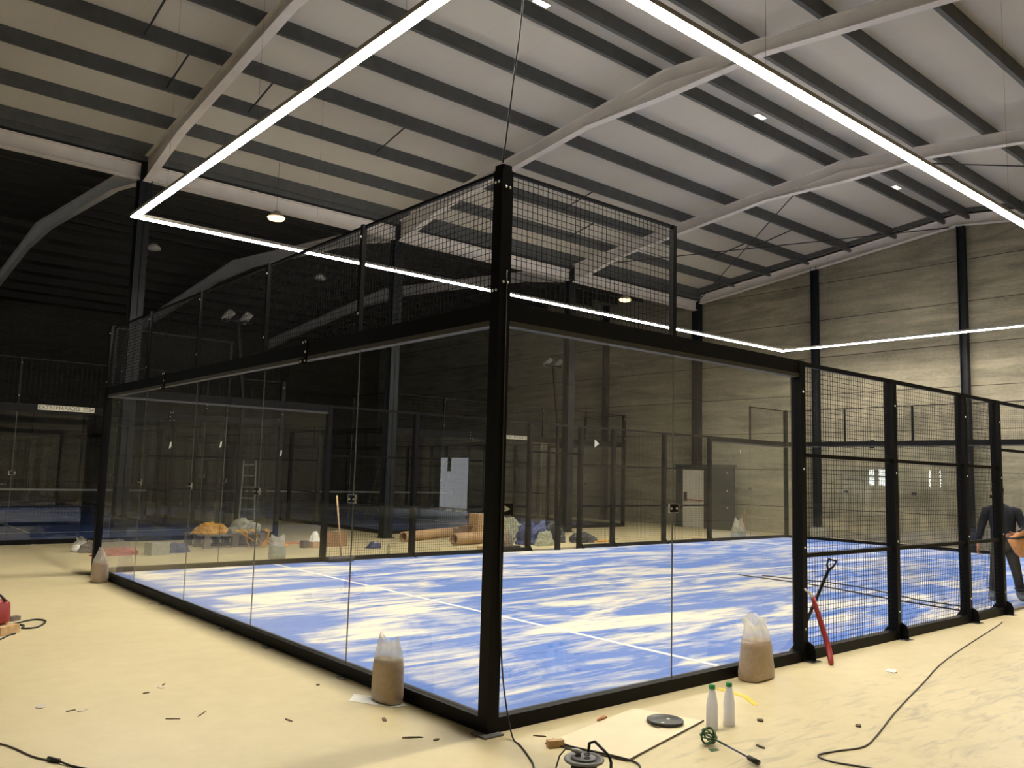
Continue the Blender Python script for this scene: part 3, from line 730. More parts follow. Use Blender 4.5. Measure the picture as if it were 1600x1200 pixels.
def bottle(x, y, lab):
    t = thing('bottle', lab, 'bottle', (x, y, 0), 'white bottles with green caps')
    MB().lathe((x, y, 0), [(.036, 0), (.041, .006), (.0415, .10), (.0405, .105), (.0405, .15), (.041, .155), (.037, .185), (.024, .25), (.0205, .268), (.0205, .275)], 28).build('body', 'bottle', t, True)
    MB().lathe((x, y, .272), [(.022, 0), (.023, .004), (.0225, .026), (.019, .030)], 24).build('cap', 'cap', t, True)
bottle(1.40, -.80, 'white plastic bottle with green cap, the nearer left one of two')
bottle(1.56, -.83, 'white plastic bottle with green cap, the farther right one of two')
t = thing('bucket_lid', 'round black bucket lid lying on the cream board', 'lid', (1.22, -.525, .006))
MB().lathe((1.22, -.525, .006), [(.128, 0), (.132, .004), (.132, .022), (.122, .026), (.116, .014), (.05, .012), (.004, .012)], 40).build('lid', 'lid', t, True)
for dx, dy in ((-.05, -.02), (.06, .02)): MB().lathe((1.22 + dx, -.525 + dy, .018), [(.014, 0), (.010, .003), (.002, .004)], 12).build('sticker', 'paper', t)
t = thing('floor_board', 'thin cream board lying by the right glass wall under the bucket lid', 'board', (.9, -.5, 0))
MB().prism([(.20, -.36, .0), (.385, -.905, .0), (1.49, -.655, .0), (1.32, -.14, .0)], (0, 0, .006)).build('sheet', 'board', t)
eb = MB(); eb.tube([(.20, -.365, .006), (.385, -.910, .006), (1.49, -.660, .006)], .0055, 6); eb.build('edge', 'debris', t, label='dark worn edge of the board')

# cable reel
R0 = V((-.09, -1.00, 0)); rt_ = V((.763, -.646, 0)); fw_ = V((.646, .763, 0))
t = thing('cable_reel', 'grey and black cable reel with sockets at the bottom edge of the picture', 'cable reel', tuple(R0))
MB().lathe(R0, [(.10, 0), (.118, .004), (.118, .016), (.08, .02)], 32).build('lower_flange', 'reel_dark', t, True)
MB().lathe(R0, [(.075, .02), (.075, .125)], 32).build('drum', 'reel_dark', t, True)
MB().lathe(R0, [(.07, .120), (.114, .122), (.118, .130), (.114, .138), (.095, .139), (.09, .134), (.02, .134)], 36).build('upper_flange', 'reel', t, True)
MB().lathe(R0 + V((0, 0, .134)), [(.072, 0), (.074, .006), (.06, .012), (.01, .012)], 28).build('socket_plate', 'reel', t, True)
for a in (.3, 2.4, 4.4): MB().lathe(R0 + V((.035 * math.cos(a), .035 * math.sin(a), .144)), [(.019, 0), (.019, .006), (.015, .006), (.013, .001)], 16).build('socket', 'reel_dark', t)
pg = R0 + rt_ * -.015 + fw_ * .03 + V((0, 0, .155))
MB().tube([pg, pg + rt_ * -.03 + V((0, 0, .012)), pg + rt_ * -.055 + V((0, 0, .016))], [.017, .015, .009], 10).build('plug', 'lamp_off', t, True, 'pale grey plug in a socket')
pts = [pg + rt_ * -.055 + V((0, 0, .016)), pg + rt_ * -.09 + V((0, 0, .02)), pg + rt_ * -.125 + V((0, 0, -.02)), pg + rt_ * -.15 - fw_ * .02 + V((0, 0, -.10)), R0 + rt_ * -.20 - fw_ * .06 + V((0, 0, .006)), R0 + rt_ * -.30 - fw_ * .2 + V((0, 0, .006))]
MB().tube(pts, .0045, 8).build('lead', 'cable', t, True)
hp = [R0 + rt_ * .03 + fw_ * .10 + V((0, 0, .10)), R0 + rt_ * .04 + fw_ * .10 + V((0, 0, .19)), R0 + rt_ * .07 + fw_ * .08 + V((0, 0, .205)), R0 + rt_ * .12 + fw_ * .03 + V((0, 0, .17)), R0 + rt_ * .145 + V((0, 0, .15)), R0 + rt_ * .155 - fw_ * .01 + V((0, 0, .12)), R0 + rt_ * .155 - fw_ * .01 + V((0, 0, .0))]
MB().tube(hp, .009, 10).build('handle', 'reel_dark', t, True)
bl = MB(rot((.215, -.44, 0), -.35)).box((-.055, -.022, 0), (.055, .022, .045)).build('wood_block', 'wood'); tag(recenter(bl), 'small wooden block on the floor left of the cable reel', 'wood block')
def cable(name, pts, r, mat, label, cat='cable', n=8):
    P = [V(p) for p in pts]; out = []
    for i in range(len(P) - 1):
        a, b, c, d = P[max(i - 1, 0)], P[i], P[i + 1], P[min(i + 2, len(P) - 1)]
        for k in range(6):
            u = k / 6; out.append(.5 * ((2 * b) + (c - a) * u + (2 * a - 5 * b + 4 * c - d) * u * u + (3 * b - a - 3 * c + d) * u ** 3))
    out.append(P[-1]); o = MB().tube(out, r, n).build(name, mat, None, True); return tag(recenter(o), label, cat)
cable('power_cable', [(.28, -.35, .014), (.27, -.50, .014), (.30, -.62, .014), (.36, -.80, .014), (.40, -.97, .008), (.30, -1.10, .007), (.20, -1.25, .007)], .007, 'cable', 'thick black cable curling past the reel and the wooden block')
cable('power_cable', [(8.4, -.22, .006), (8.08, -.29, .006), (5.37, -.78, .006), (4.03, -1.11, .006), (2.96, -1.38, .006), (2.22, -1.59, .006), (1.89, -1.66, .006), (1.66, -1.60, .006), (1.47, -1.57, .006), (1.43, -1.69, .006), (1.5, -1.86, .006), (1.6, -2.2, .006)], .0055, 'grey_cable', 'long thin grey cable winding over the floor at the right')
cable('power_cable', [(-2.9, 2.2, .006), (-2.58, 1.62, .006), (-2.47, 1.25, .006), (-2.40, 1.11, .006)], .005, 'grey_cable', 'thin cable at the bottom left, leading to a black plug')
t = thing('cable_plug', 'black plug on the floor at the bottom left corner', 'plug', (-2.39, 1.09, 0))
MB().tube([(-2.41, 1.13, .014), (-2.37, 1.05, .014)], [.012, .014], 10).build('body', 'reel_dark', t, True)
MB().tube([(-2.37, 1.05, .012), (-2.33, .95, .006), (-2.25, .8, .006), (-2.2, .5, .006)], .006, 8).build('lead', 'cable', t, True)
cable('hanging_cable', [(-.02, -.02, 3.98), (-.02, -.12, 4.6), (-.02, -.20, 5.2), (-.02, -.25, 6.5), (-.02, -.28, 8.8)], .006, 'wire', 'thin black cable rising from the tall corner post to the roof')
cable('hanging_cable', [(.045, -.02, 3.2), (.05, -.02, 2.2), (.055, -.022, 1.2), (.07, -.025, .75), (.09, -.03, .45), (.11, -.06, .2), (.08, -.17, .02), (.04, -.29, .006), (-.05, -.47, .006), (-.16, -.65, .006), (-.4, -.9, .006)], .0055, 'cable', 'thin black cable hanging down the tall corner post onto the floor')

# mixing paddle
t = thing('mixing_paddle', 'green mixing paddle with a black end, lying near the bottles', 'mixing paddle', (1.05, -1.1, 0))
c0 = V((1.075, -1.01, .058)); ax = V((-.09, -.43, -.035)).normalized()
s1 = ax.cross(V((0, 0, 1))).normalized(); s2 = s1.cross(ax)
hd = MB()
for k in (0, PI / 3, 2 * PI / 3):
    e = s1 * math.cos(k) + s2 * math.sin(k)
    hd.tube([c0 + e * .052 * math.cos(a) + ax * .055 * math.sin(a) for a in [i * 2 * PI / 20 for i in range(20)]], .006, 6, True)
hd.tube([c0 + s1 * .052 * math.cos(a) + s2 * .052 * math.sin(a) - ax * .01 for a in [i * 2 * PI / 24 for i in range(24)]], .007, 6, True)
hd.build('mixing_head', 'green', t, True)
MB().tube([c0 - ax * .05, c0 + ax * .17], .007, 8).build('green_shaft', 'green', t, True)
MB().tube([c0 + ax * .17, c0 + ax * .38], .006, 8).build('shaft', 'blue_tarp', t, True, 'dark blue bare shaft')
MB().tube([c0 + ax * .36, c0 + ax * .37, c0 + ax * .45], [.012, .018, .018], 10).build('end_grip', 'reel_dark', t, True)
tag(recenter(MB().prism([(1.00, -1.06, 0), (1.06, -1.09, 0), (1.04, -1.12, 0), (.97, -1.11, 0)], (0, 0, .002)).build('paint_smear', 'green')), 'green paint smear on the floor under the mixing paddle', 'stain')

# shovel and red handle leaning on the fence
t = thing('shovel', 'black shovel with D-shaped handle leaning inside the fence post', 'shovel', (4.22, .14, 0))
a, b = V((4.19, .16, .20)), V((4.62, .085, .84))
MB().tube([a, b], .017, 10).build('shaft', 'reel_dark', t, True)
dd = (b - a).normalized(); sd = V((.75, -.6, -.3)).normalized()
MB().tube([b, b + dd * .05 - sd * .035, b + dd * .12 - sd * .045, b + dd * .125 + sd * .045, b + dd * .05 + sd * .03, b], .012, 8).build('d_handle', 'reel_dark', t, True)
bm_ = MB()
bm_.loft([[V((4.19 + x * .10 * k, .155 + .03 * (1 - x * x) * k, z)) for x in (-1, -.5, 0, .5, 1)] + [V((4.19 + x * .10 * k, .150 + .03 * (1 - x * x) * k, z)) for x in (1, .5, 0, -.5, -1)] for k, z in ((.15, .025), (.75, .06), (1, .14), (1, .26), (.25, .30))])
bm_.build('blade', 'reel_dark', t, True)
t = thing('hand_tool', 'red curved handle propped outside the fence beside the shovel', 'handle', (4.03, -.22, 0))
MB().tube([(4.10, -.03, .62), (4.12, -.06, .5), (4.17, -.10, .3), (4.17, -.15, .16), (4.12, -.20, .06), (4.06, -.24, .02)], [.022, .024, .026, .028, .028, .024], 10).build('handle', 'red', t, True)
MB().tube([(4.10, -.03, .60), (4.06, -.02, .66), (3.98, -.014, .70)], .012, 8).build('tip', 'paper', t, True)

tag(recenter(MB().prism([(2.42, -.13, .0), (2.35, -.155, .0), (2.33, -.42, .0), (2.18, -.62, .0), (2.22, -.64, .0), (2.38, -.43, .0)], (0, 0, .003)).build('strap', 'yellow')), 'yellow strap lying on the floor behind the white bottles', 'strap')
# red machine at left edge on wooden blocks
t = thing('machine', 'red machine housing cut off by the left picture edge, on a wooden block', 'machine', (-2.02, 5.5, .09))
mm = MB(rot((-2.06, 5.52, .0), .7))
mm.loft([ring(.13, .15, .11, 24, 5), ring(.135, .155, .14, 24, 5), ring(.125, .145, .30, 24, 5), ring(.10, .12, .335, 24, 5)]); mm.build('housing', 'red_dark', t, True)
MB().tube([(-2.1, 5.6, .32), (-2.06, 5.6, .37), (-1.99, 5.5, .38), (-1.95, 5.42, .33)], .013, 8).build('handle', 'reel_dark', t, True)
MB().tube([(-1.93, 5.62, .16), (-1.9, 5.62, .16)], .02, 8).build('knob', 'reel_dark', t, True)
o = MB(rot((-1.98, 5.50, 0), .65)).box((-.14, -.16, .0), (.10, .10, .09)).build('wooden_block', 'wood'); tag(recenter(o), 'wooden block under the red machine at the left edge', 'wood block')
o = MB(rot((-1.72, 6.2, 0), .4)).box((-.06, -.04, 0), (.05, .04, .05)).build('wooden_block', 'old_wood'); tag(recenter(o), 'small dark offcut of wood behind the red machine', 'wood block')
cable('power_cable', [(-1.86, 5.75, .03), (-1.75, 5.95, .008), (-1.55, 6.1, .008), (-1.46, 5.95, .008), (-1.60, 5.62, .008), (-1.74, 5.62, .008), (-1.70, 5.80, .008), (-1.82, 5.9, .008)], .011, 'cable', 'loop of black cable on the floor beside the red machine')
cable('power_cable', [(-1.85, 5.36, .008), (-1.93, 5.28, .008), (-2.02, 5.12, .008), (-2.2, 4.9, .008)], .009, 'cable', 'short dark cable end below the red machine')

# scraps
def scrap(x, y, lx, ly, mat, label, h=.006, a=None):
    a = rnd.uniform(0, PI) if a is None else a
    pts = [(-1, -.7), (-.2, -1), (1, -.4), (.7, .8), (-.3, 1), (-.9, .5)]
    m = MB(rot((x, y, 0), a)); m.prism([(px * lx / 2, py * ly / 2, 0) for px, py in pts], (0, 0, h))
    tag(recenter(m.build('floor_scrap', mat)), label, 'scrap')
scrap(-2.20, 2.38, .10, .07, 'debris_pale', 'pale paper scrap at lower left, the leftmost one')
scrap(-1.99, 2.12, .08, .05, 'debris_pale', 'pale paper scrap at lower left beside a thin stick')
scrap(-2.06, 2.15, .07, .012, 'debris', 'thin dark stick touching the pale paper scrap at lower left', a=.2)
scrap(-1.35, 2.44, .06, .04, 'debris_pale', 'pale crumpled scrap on the open floor at left, right of the dark chip')
scrap(-1.30, 2.52, .06, .012, 'debris', 'thin twig above the pale crumpled scrap at left', a=.9)
scrap(-1.49, 2.34, .05, .03, 'debris', 'small dark chip on the open floor at left')
scrap(-1.35, 1.55, .14, .007, 'debris', 'thin curved wire offcut on the floor at left', a=.8)
scrap(-1.55, 1.55, .10, .007, 'debris', 'thin straight wire offcut on the floor at left', a=-.6)
scrap(-.92, 1.07, .09, .016, 'debris', 'dark flat splinter on the floor left of the tall post')
scrap(-.37, .70, .09, .03, 'debris', 'dark crumb cluster near the base of the left glass wall')
scrap(-.43, .25, .14, .025, 'debris', 'pointed brown splinter in front of the tall post', a=-.55)
scrap(-.33, .12, .05, .03, 'debris', 'small dark curl in front of the tall post')
scrap(.28, -.22, .09, .014, 'debris', 'thin brown stick right of the tall post', a=-.9)
t = thing('orange_scrap', 'small orange-brown scrap on the cream board', 'scrap', (.90, -.2, .0))
MB(rot((.90, -.20, .006), .25)).prism([(-.06, -.004, 0), (.0, -.012, 0), (.055, -.018, 0), (.06, .015, 0), (.0, .012, 0), (-.06, .004, 0)], (0, 0, .012)).build('body', 'salmon', t)
scrap(1.08, -.55, .08, .03, 'debris', 'dark crumpled scrap beside the bucket lid', .012)
scrap(1.85, -.90, .05, .05, 'debris', 'dark chip right of the white bottles', .012)
scrap(1.32, -1.24, .08, .02, 'debris', 'dark curl right of the mixing paddle', .01)
scrap(2.33, -1.40, .06, .04, 'debris', 'dark chip left of the winding grey cable', .012)
scrap(4.33, -.70, .16, .10, 'paper', 'white torn paper on the floor right of the red handle', .008)
scrap(-.30, 1.83, .03, .03, 'debris', 'tiny dark chip midway along the left glass wall')
scrap(-.12, 6.6, .12, .03, 'debris_pale', 'pale splinter near the far end of the left glass wall')

# ------------------------------------------------------------------ things on the floor, far side of the court
# pallet with straps
t = thing('pallet', 'weathered grey pallet under orange straps behind the far fence', 'pallet', (3.7, 14.1, 0))
m = rot((3.72, 14.0, 0), .1)
for i in range(3): MB(m).box((-.72, -.5 + i * .43, .0), (.72, -.40 + i * .43, .02)).build('bottom_board', 'old_wood', t)
for i in range(3):
    for j in range(3): MB(m).box((-.72 + j * .65, -.5 + i * .43, .02), (-.58 + j * .65, -.40 + i * .43, .25)).build('block', 'old_wood', t)
for i in range(7): MB(m).box((-.74, -.52 + i * .155, .25), (.74, -.42 + i * .155, .28)).build('deck_board', 'old_wood', t)
from mathutils import noise as mnoise
def heap(name, loc, rx, ry, h, mat, label, cat, seed, rz=0, n=44, kr=13):
    o3 = V((seed * 7.3, seed * 3.1, seed * 1.7)); rings = []
    for k in range(kr + 1):
        u = k / kr; rr = math.cos(u * PI / 2) ** .75; z = math.sin(u * PI / 2) ** 1.1; rg = []
        for j in range(n):
            a = 2 * PI * j / n; e = V((rr * math.cos(a), rr * math.sin(a), z))
            q = 1 + .32 * mnoise.noise(e * 1.6 + o3) + .20 * abs(mnoise.noise(e * 4.2 + o3)) - .10 + .07 * mnoise.noise(e * 10 + o3)
            zz = z * h * (q + .25 * mnoise.noise(V((e.x * 2.2, e.y * 2.2, seed))))
            rg.append(V((rx * e.x * q, ry * e.y * q, max(0, zz) if k else 0)))
        rings.append(rg)
    o = MB(rot(loc, rz)).loft(rings).build(name, mat, None, False)
    return tag(recenter(o), label, cat)
heap('strap_pile', (3.36, 13.95, .28), .40, .35, .22, 'orange', 'heap of orange lifting straps on the left of the pallet', 'straps', 3)
heap('cloth', (4.12, 13.95, .28), .36, .33, .30, 'grey_cloth', 'grey-green crumpled cloth on the right of the pallet', 'cloth', 8)
for k, (x0_, x1_, x2_) in enumerate(((3.92, 3.95, 4.0), (4.1, 4.22, 4.35), (4.42, 4.40, 4.28), (3.75, 4.05, 4.25))):
    y_ = 13.42 - .03 * k
    pts = [V((x0_, y_ + .15, .38)), V((x0_ + .01, y_ - .04, .34)), V((x1_, y_ - .06, .16)), V((x2_, y_ - .10, .012))]
    o = MB()
    for a_, b_ in zip(pts, pts[1:]): o.beam(a_, b_, .11, .014)
    tag(recenter(o.build('strap', 'orange')), ORD[k] + ' orange strap from the left hanging over the front of the pallet', 'strap')
heap('strap_pile', (4.75, 13.3, 0), .16, .12, .07, 'orange', 'small orange strap coil on the floor right of the pallet', 'straps', 12)
heap('strap_pile', (5.05, 13.8, 0), .45, .12, .06, 'salmon', 'orange-brown strap trail behind the left sand bag', 'straps', 14)
heap('netting_heap', (1.15, 12.85, 0), .42, .2, .13, 'red', 'red netting heap behind the far left corner post', 'netting', 5, .1)
heap('tarp', (1.15, 13.5, 0), .5, .2, .26, 'old_wood', 'grey crumpled sheet behind the red netting', 'sheet', 6)
def carton(loc, rz, sx, sy, sz, label, mat='card', flaps=False):
    t = thing('cardboard_box', label, 'box', loc); m = rot(loc, rz)
    MB(m).box((-sx / 2, -sy / 2, 0), (sx / 2, sy / 2, sz)).build('body', mat, t)
    MB(m).box((-sx / 2, -.025, sz), (sx / 2, .025, sz + .002)).build('tape', 'debris_pale', t)
    if flaps: MB(m).prism([(-sx / 2, -sy / 2, sz), (sx / 2, -sy / 2, sz), (sx / 2, -sy / 2 - .12, sz + .08), (-sx / 2, -sy / 2 - .12, sz + .08)], (0, 0, .006)).build('flap', mat, t)
carton((1.80, 12.55, 0), .25, .38, .26, .24, 'leaning brown cardboard box right of the red netting', 'grey_cloth')
heap('tarp', (2.3, 12.9, 0), .26, .18, .2, 'blue_tarp', 'blue-grey rumpled bag right of the leaning box', 'bag', 9)
carton((5.86, 12.95, 0), -.1, .52, .3, .33, 'brown cardboard box on the floor behind the broom', 'card_dark')
carton((5.30, 12.75, 0), .1, .24, .2, .13, 'small yellow-brown open box with white plastic on top, left of the broom')
heap('plastic_bag', (5.30, 12.8, .132), .13, .1, .2, 'paper', 'white plastic bag stuffed into the small box', 'bag', 21)
tag(recenter(MB(rot((5.05, 12.8, 0), .3)).box((-.08, -.06, 0), (.06, .06, .16)).build('block', 'debris')), 'dark little block beside the small open box', 'block')
heap('bag', (6.42, 12.1, 0), .20, .13, .13, 'blue_tarp', 'small dark blue bundle on the floor behind the far mesh', 'bundle', 31)
t = thing('water_bottle', 'clear plastic water bottle standing by the far fence, right of the broom', 'bottle', (5.62, 10.2, 0))
MB().lathe((5.62, 10.22, 0), [(.03, 0), (.036, .01), (.036, .13), (.03, .15), (.036, .17), (.034, .22), (.014, .28), (.013, .3)], 16).build('body', 'film', t, True)
MB().lathe((5.62, 10.22, .298), [(.015, 0), (.015, .02)], 12).build('cap', 'paper', t)
# broom
t = thing('broom', 'wide push broom with wooden stick standing on the court at the far fence', 'broom', (4.28, 9.75, 0))
MB().tube([(4.32, 9.82, .12), (4.19, 9.86, 1.26)], .016, 8).build('stick', 'wood', t, True)
MB(rot((4.28, 9.74, 0), .05)).box((-.27, -.04, .085), (.27, .04, .13)).build('head', 'old_wood', t)
br = MB(rot((4.28, 9.74, 0), .05))
for i in range(54):
    for j in range(4):
        x_ = -.265 + i * .01; y_ = -.03 + j * .02; br.add([(x_ - .004, y_ - .006, .085), (x_ + .004, y_ - .006, .085), (x_ + .004, y_ + .006, .085), (x_ - .004, y_ + .006, .085), (x_ - .005 + rnd.uniform(-.004, .004), y_, .022), (x_ + .004, y_ + .004, .022)], [(0, 1, 2, 3), (0, 1, 5, 4), (2, 3, 4, 5), (0, 3, 4), (1, 2, 5)])
br.build('bristles', 'lid', t)
# stepladder between the unlit courts
t = thing('stepladder', 'grey aluminium stepladder standing in the dark behind the pallet', 'ladder', (6.4, 19.3, 0))
f_ = V((.40, .92, 0)).normalized(); r_ = V((f_.y, -f_.x, 0)); o_ = V((6.42, 19.25, 0))
P = lambda a, b, z: o_ + r_ * a + f_ * b + V((0, 0, z))
for s_ in (-1, 1):
    MB().beam(P(s_ * .22, 0, 0), P(s_ * .17, .35, 1.95), .06, .03).build('rail', 'lamp_off', t)
    MB().beam(P(s_ * .22, .95, 0), P(s_ * .17, .40, 1.93), .04, .025).build('back_leg', 'lamp_off', t)
for i in range(6):
    u = (i + .6) / 6; MB().beam(P(-.2, .35 * u, 1.95 * u), P(.2, .35 * u, 1.95 * u), .08, .03).build('tread', 'lamp_off', t)
# cardboard tubes
def ctube(p, q, r, lab):
    t = thing('cardboard_tube', lab, 'tube', p)
    p, q = V(p), V(q); d = (q - p).normalized(); s = d.orthogonal().normalized(); u = d.cross(s); n = 20
    rg = lambda c, rr: [c + (s * math.cos(2 * PI * j / n) + u * math.sin(2 * PI * j / n)) * rr for j in range(n)]
    MB().loft([rg(p, r * .8), rg(p, r), rg(q, r), rg(q, r * .8), rg(q - d * .02, r * .8), rg(p + d * .02, r * .8), rg(p, r * .8)], False, False).build('tube', 'card', t, True)
    MB().loft([rg(p + d * .12, r * .79), rg(p + d * .121, r * .79)]).build('core', 'debris', t)
ctube((7.95, 13.25, .13), (10.6, 14.4, .13), .125, 'long brown cardboard roll lying behind the far mesh, the farther one')
ctube((8.55, 11.95, .15), (10.05, 12.17, .15), .145, 'short thick cardboard roll nearer the far mesh, left of the tall post')
carton((10.15, 13.1, 0), .3, .5, .4, .38, 'cardboard box at the bottom of the stack behind the rolls')
carton((10.2, 13.12, .385), .15, .36, .34, .30, 'cardboard box on top of the stack behind the rolls')
carton((9.6, 13.0, 0), -.2, .4, .3, .32, 'torn cardboard box leaning at the left of the stack', 'card_dark', True)
tag(recenter(MB(rot((8.75, 11.0, 0), .1)).box((-.16, -.1, 0), (.16, .1, .05)).build('slab', 'card')), 'flat cardboard piece on the floor in front of the rolls', 'cardboard')
heap('sack', (10.62, 12.3, 0), .40, .30, .62, 'pale_tarp', 'pale woven sack standing behind the tall post', 'sack', 41)
heap('sack', (9.6, 11.4, 0), .3, .22, .30, 'old_wood', 'brown round bag in front of the pale sack', 'bag', 42)
heap('tarp', (10.7, 11.5, 0), .5, .32, .56, 'blue_tarp', 'blue tarpaulin heap right of the tall post', 'tarpaulin', 43)
heap('tarp', (10.68, 11.0, 0), .34, .15, .34, 'pale_tarp', 'pale plastic sheet crumpled in front of the blue tarpaulin', 'plastic sheet', 44)
heap('tarp', (11.6, 11.7, 0), .36, .3, .5, 'dark_tarp', 'dark tool bag behind the short net post', 'bag', 45)
heap('tarp', (12.4, 11.4, 0), .42, .25, .26, 'dark_tarp', 'dark low bag right of the short net post', 'bag', 46)
cable('cable_coil', [(11.22 + .22 * math.cos(a), 11.10 + .05 * math.sin(a * .5), .30 + .24 * math.sin(a)) for a in [i * .5 for i in range(26)]], .016, 'cable', 'coil of black cable leaning on the blue tarpaulin')
cable('power_cable', [(11.9, 11.3, .02), (12.6, 11.5, .02), (13.4, 11.4, .02), (14.0, 11.6, .02)], .012, 'cable', 'dark cable trailing right from the low dark bag')
tag(recenter(MB().tube([(9.45, 11.0, .02), (9.6, 11.35, .75)], .018, 8).build('stick', 'card_dark')), 'brown stick propped against the pale sack', 'stick')
heap('rag', (12.9, 11.2, 0), .35, .12, .06, 'orange', 'orange rag on the floor behind the far mesh', 'rag', 51)
tag(recenter(MB(rot((9.1, 10.45, 0), .1)).box((-.22, -.1, 0), (.22, .1, .09)).build('toolbox', 'reel_dark')), 'flat black case by the far fence right of the tall post', 'case')
tag(recenter(MB(rot((17.0, 13.2, 0), .3)).box((-.3, -.15, 0), (.3, .15, .012)).build('cardboard_sheet', 'debris_pale')), 'pale flat sheet on the floor in front of the white door', 'sheet')
tag(recenter(MB(rot((19.3, 11.3, 0), .2)).box((-.2, -.1, 0), (.2, .1, .02)).build('cardboard_sheet', 'debris_pale')), 'pale flat scrap right of the white bag', 'sheet')
tag(recenter(MB().tube([(16.2, 10.7, .02), (17.0, 10.4, .02)], .02, 6).build('stick', 'red_dark')), 'dark red stick on the floor at the foot of the far fence', 'stick')
tag(recenter(MB(rot((20.8, 9.3, 0), 0)).box((-.12, -.28, 0), (.12, .28, .35)).build('concrete_block', 'grey_cloth')), 'pale concrete block at the foot of the slim wall column', 'block')

# ------------------------------------------------------------------ people
PB = V((10.62, .50, .0)); pf = V((.945, .327, 0)).normalized(); pr = V((pf.y, -pf.x, 0))
def pw(x, y, z): return pr * x + pf * y + V((0, 0, z))
man = thing('person', 'person in dark navy sweater and grey trousers standing behind the fence door post', 'person', tuple(PB))
def skin(name, nodes, edges, mat, par, root=0, sub=2):
    keys = list(nodes); me = bpy.data.meshes.new(name)
    me.from_pydata([tuple(pw(*nodes[k][:3])) for k in keys], [(keys.index(a), keys.index(b)) for a, b in edges], [])
    o = bpy.data.objects.new(name, me); C.objects.link(o); me.materials.append(M[mat])
    sk = o.modifiers.new('Skin', 'SKIN'); sk.use_smooth_shade = True
    for i, k in enumerate(keys):
        r = nodes[k][3]; r = r if isinstance(r, tuple) else (r, r)
        me.skin_vertices[0].data[i].radius = r; me.skin_vertices[0].data[i].use_root = (i == root)
    ss = o.modifiers.new('Sub', 'SUBSURF'); ss.levels = sub; ss.render_levels = sub
    o.parent = par; W[o.name] = W[par.name]; return o
N = {'pel': (0, 0, .95, (.14, .10)), 'wai': (0, 0, 1.10, (.13, .10)), 'che': (-.01, .0, 1.28, (.12, .085)), 'nek': (-.035, -.005, 1.43, .05), 'nk2': (-.05, -.02, 1.53, .05), 'hd1': (-.055, -.035, 1.60, (.068, .075)), 'hd2': (-.055, -.03, 1.67, (.075, .085)), 'hd3': (-.055, -.02, 1.72, (.05, .055)),
     'rsh': (-.19, 0, 1.39, .035), 'rel': (-.29, .02, 1.14, .032), 'rwr': (-.335, -.05, .90, .027), 'rpa': (-.345, -.07, .83, (.036, .018)),
     'lsh': (.17, 0, 1.39, .035), 'lel': (.27, .0, 1.14, .032), 'lwr': (.18, -.22, 1.05, .028), 'lpa': (.14, -.26, 1.03, (.036, .02)),
     'rhp': (-.10, 0, .86, .065), 'rkn': (-.13, -.02, .50, .055), 'ran': (-.15, .0, .10, .04), 'rto': (-.17, -.16, .045, .035),
     'lhp': (.10, .02, .86, .065), 'lkn': (.16, .12, .50, .055), 'lan': (.20, .22, .10, .04), 'lto': (.23, .08, .045, .035)}
Eg = [('pel', 'wai'), ('wai', 'che'), ('che', 'nek'), ('nek', 'nk2'), ('nk2', 'hd1'), ('hd1', 'hd2'), ('hd2', 'hd3'), ('che', 'rsh'), ('rsh', 'rel'), ('rel', 'rwr'), ('rwr', 'rpa'), ('che', 'lsh'), ('lsh', 'lel'), ('lel', 'lwr'), ('lwr', 'lpa'), ('pel', 'rhp'), ('rhp', 'rkn'), ('rkn', 'ran'), ('ran', 'rto'), ('pel', 'lhp'), ('lhp', 'lkn'), ('lkn', 'lan'), ('lan', 'lto')]
for h, (bx_, by_, bz_), dx in (('r', (-.345, -.07, .83), -1), ('l', (.13, -.27, 1.03), -1)):
    for i in range(4):
        off = -.024 + .016 * i; ln = (.075, .085, .08, .062)[i]
        if h == 'r': a1 = (bx_ + off * .3, by_ + off, bz_ - .045); a2 = (bx_ + off * .3 - .004, by_ + off * 1.1 - .004, bz_ - .045 - ln * .5); a3 = (bx_ + off * .3 + .006, by_ + off * 1.1 - .012, bz_ - .045 - ln)
        else: a1 = (bx_ - .03, by_ - .02, bz_ + off); a2 = (bx_ - .03 - ln * .5, by_ - .02, bz_ + off - .004); a3 = (bx_ - .03 - ln * .85, by_ + .01, bz_ + off - .008)
        for q, (pt, rr) in enumerate(((a1, .010), (a2, .009), (a3, .0075))): N['%sf%d%d' % (h, i, q)] = (*pt, rr)
        Eg += [(h + 'pa', '%sf%d0' % (h, i)), ('%sf%d0' % (h, i), '%sf%d1' % (h, i)), ('%sf%d1' % (h, i), '%sf%d2' % (h, i))]
    if h == 'r': tp = [(bx_ + .012, by_ - .035, bz_ + .005), (bx_ + .016, by_ - .05, bz_ - .03), (bx_ + .016, by_ - .052, bz_ - .055)]
    else: tp = [(bx_, by_ - .02, bz_ + .035), (bx_ - .03, by_ - .03, bz_ + .05), (bx_ - .05, by_ - .03, bz_ + .052)]
    for q, pt in enumerate(tp): N['%st%d' % (h, q)] = (*pt, .010 - .001 * q)
    Eg += [(h + 'pa', h + 't0'), (h + 't0', h + 't1'), (h + 't1', h + 't2')]
body = skin('body', N, Eg, 'skin', man)
face = MB()
hc = PB + pw(-.055, -.03, 1.655)
for s_ in (-1, 1): face.loft([[hc + pw(s_ * .078 + .004 * math.cos(a) * s_, .01 + .018 * math.cos(a) * q, .028 * math.sin(a) * q) + pw(s_ * k, 0, 0) for a in [i * PI / 5 for i in range(10)]] for q, k in ((.6, -.008), (1, .0), (.9, .008), (.3, .008))])
face.loft([[hc + pw(.013 * math.cos(a) * q, -.085 - d_, z_ + .01 * math.sin(a) * q) for a in [i * PI / 4 for i in range(8)]] for q, d_, z_ in ((.8, 0, .01), (1.1, .012, -.014), (.6, .02, -.02))])
face.build('face_features', 'skin', man, True)
eyes = MB()
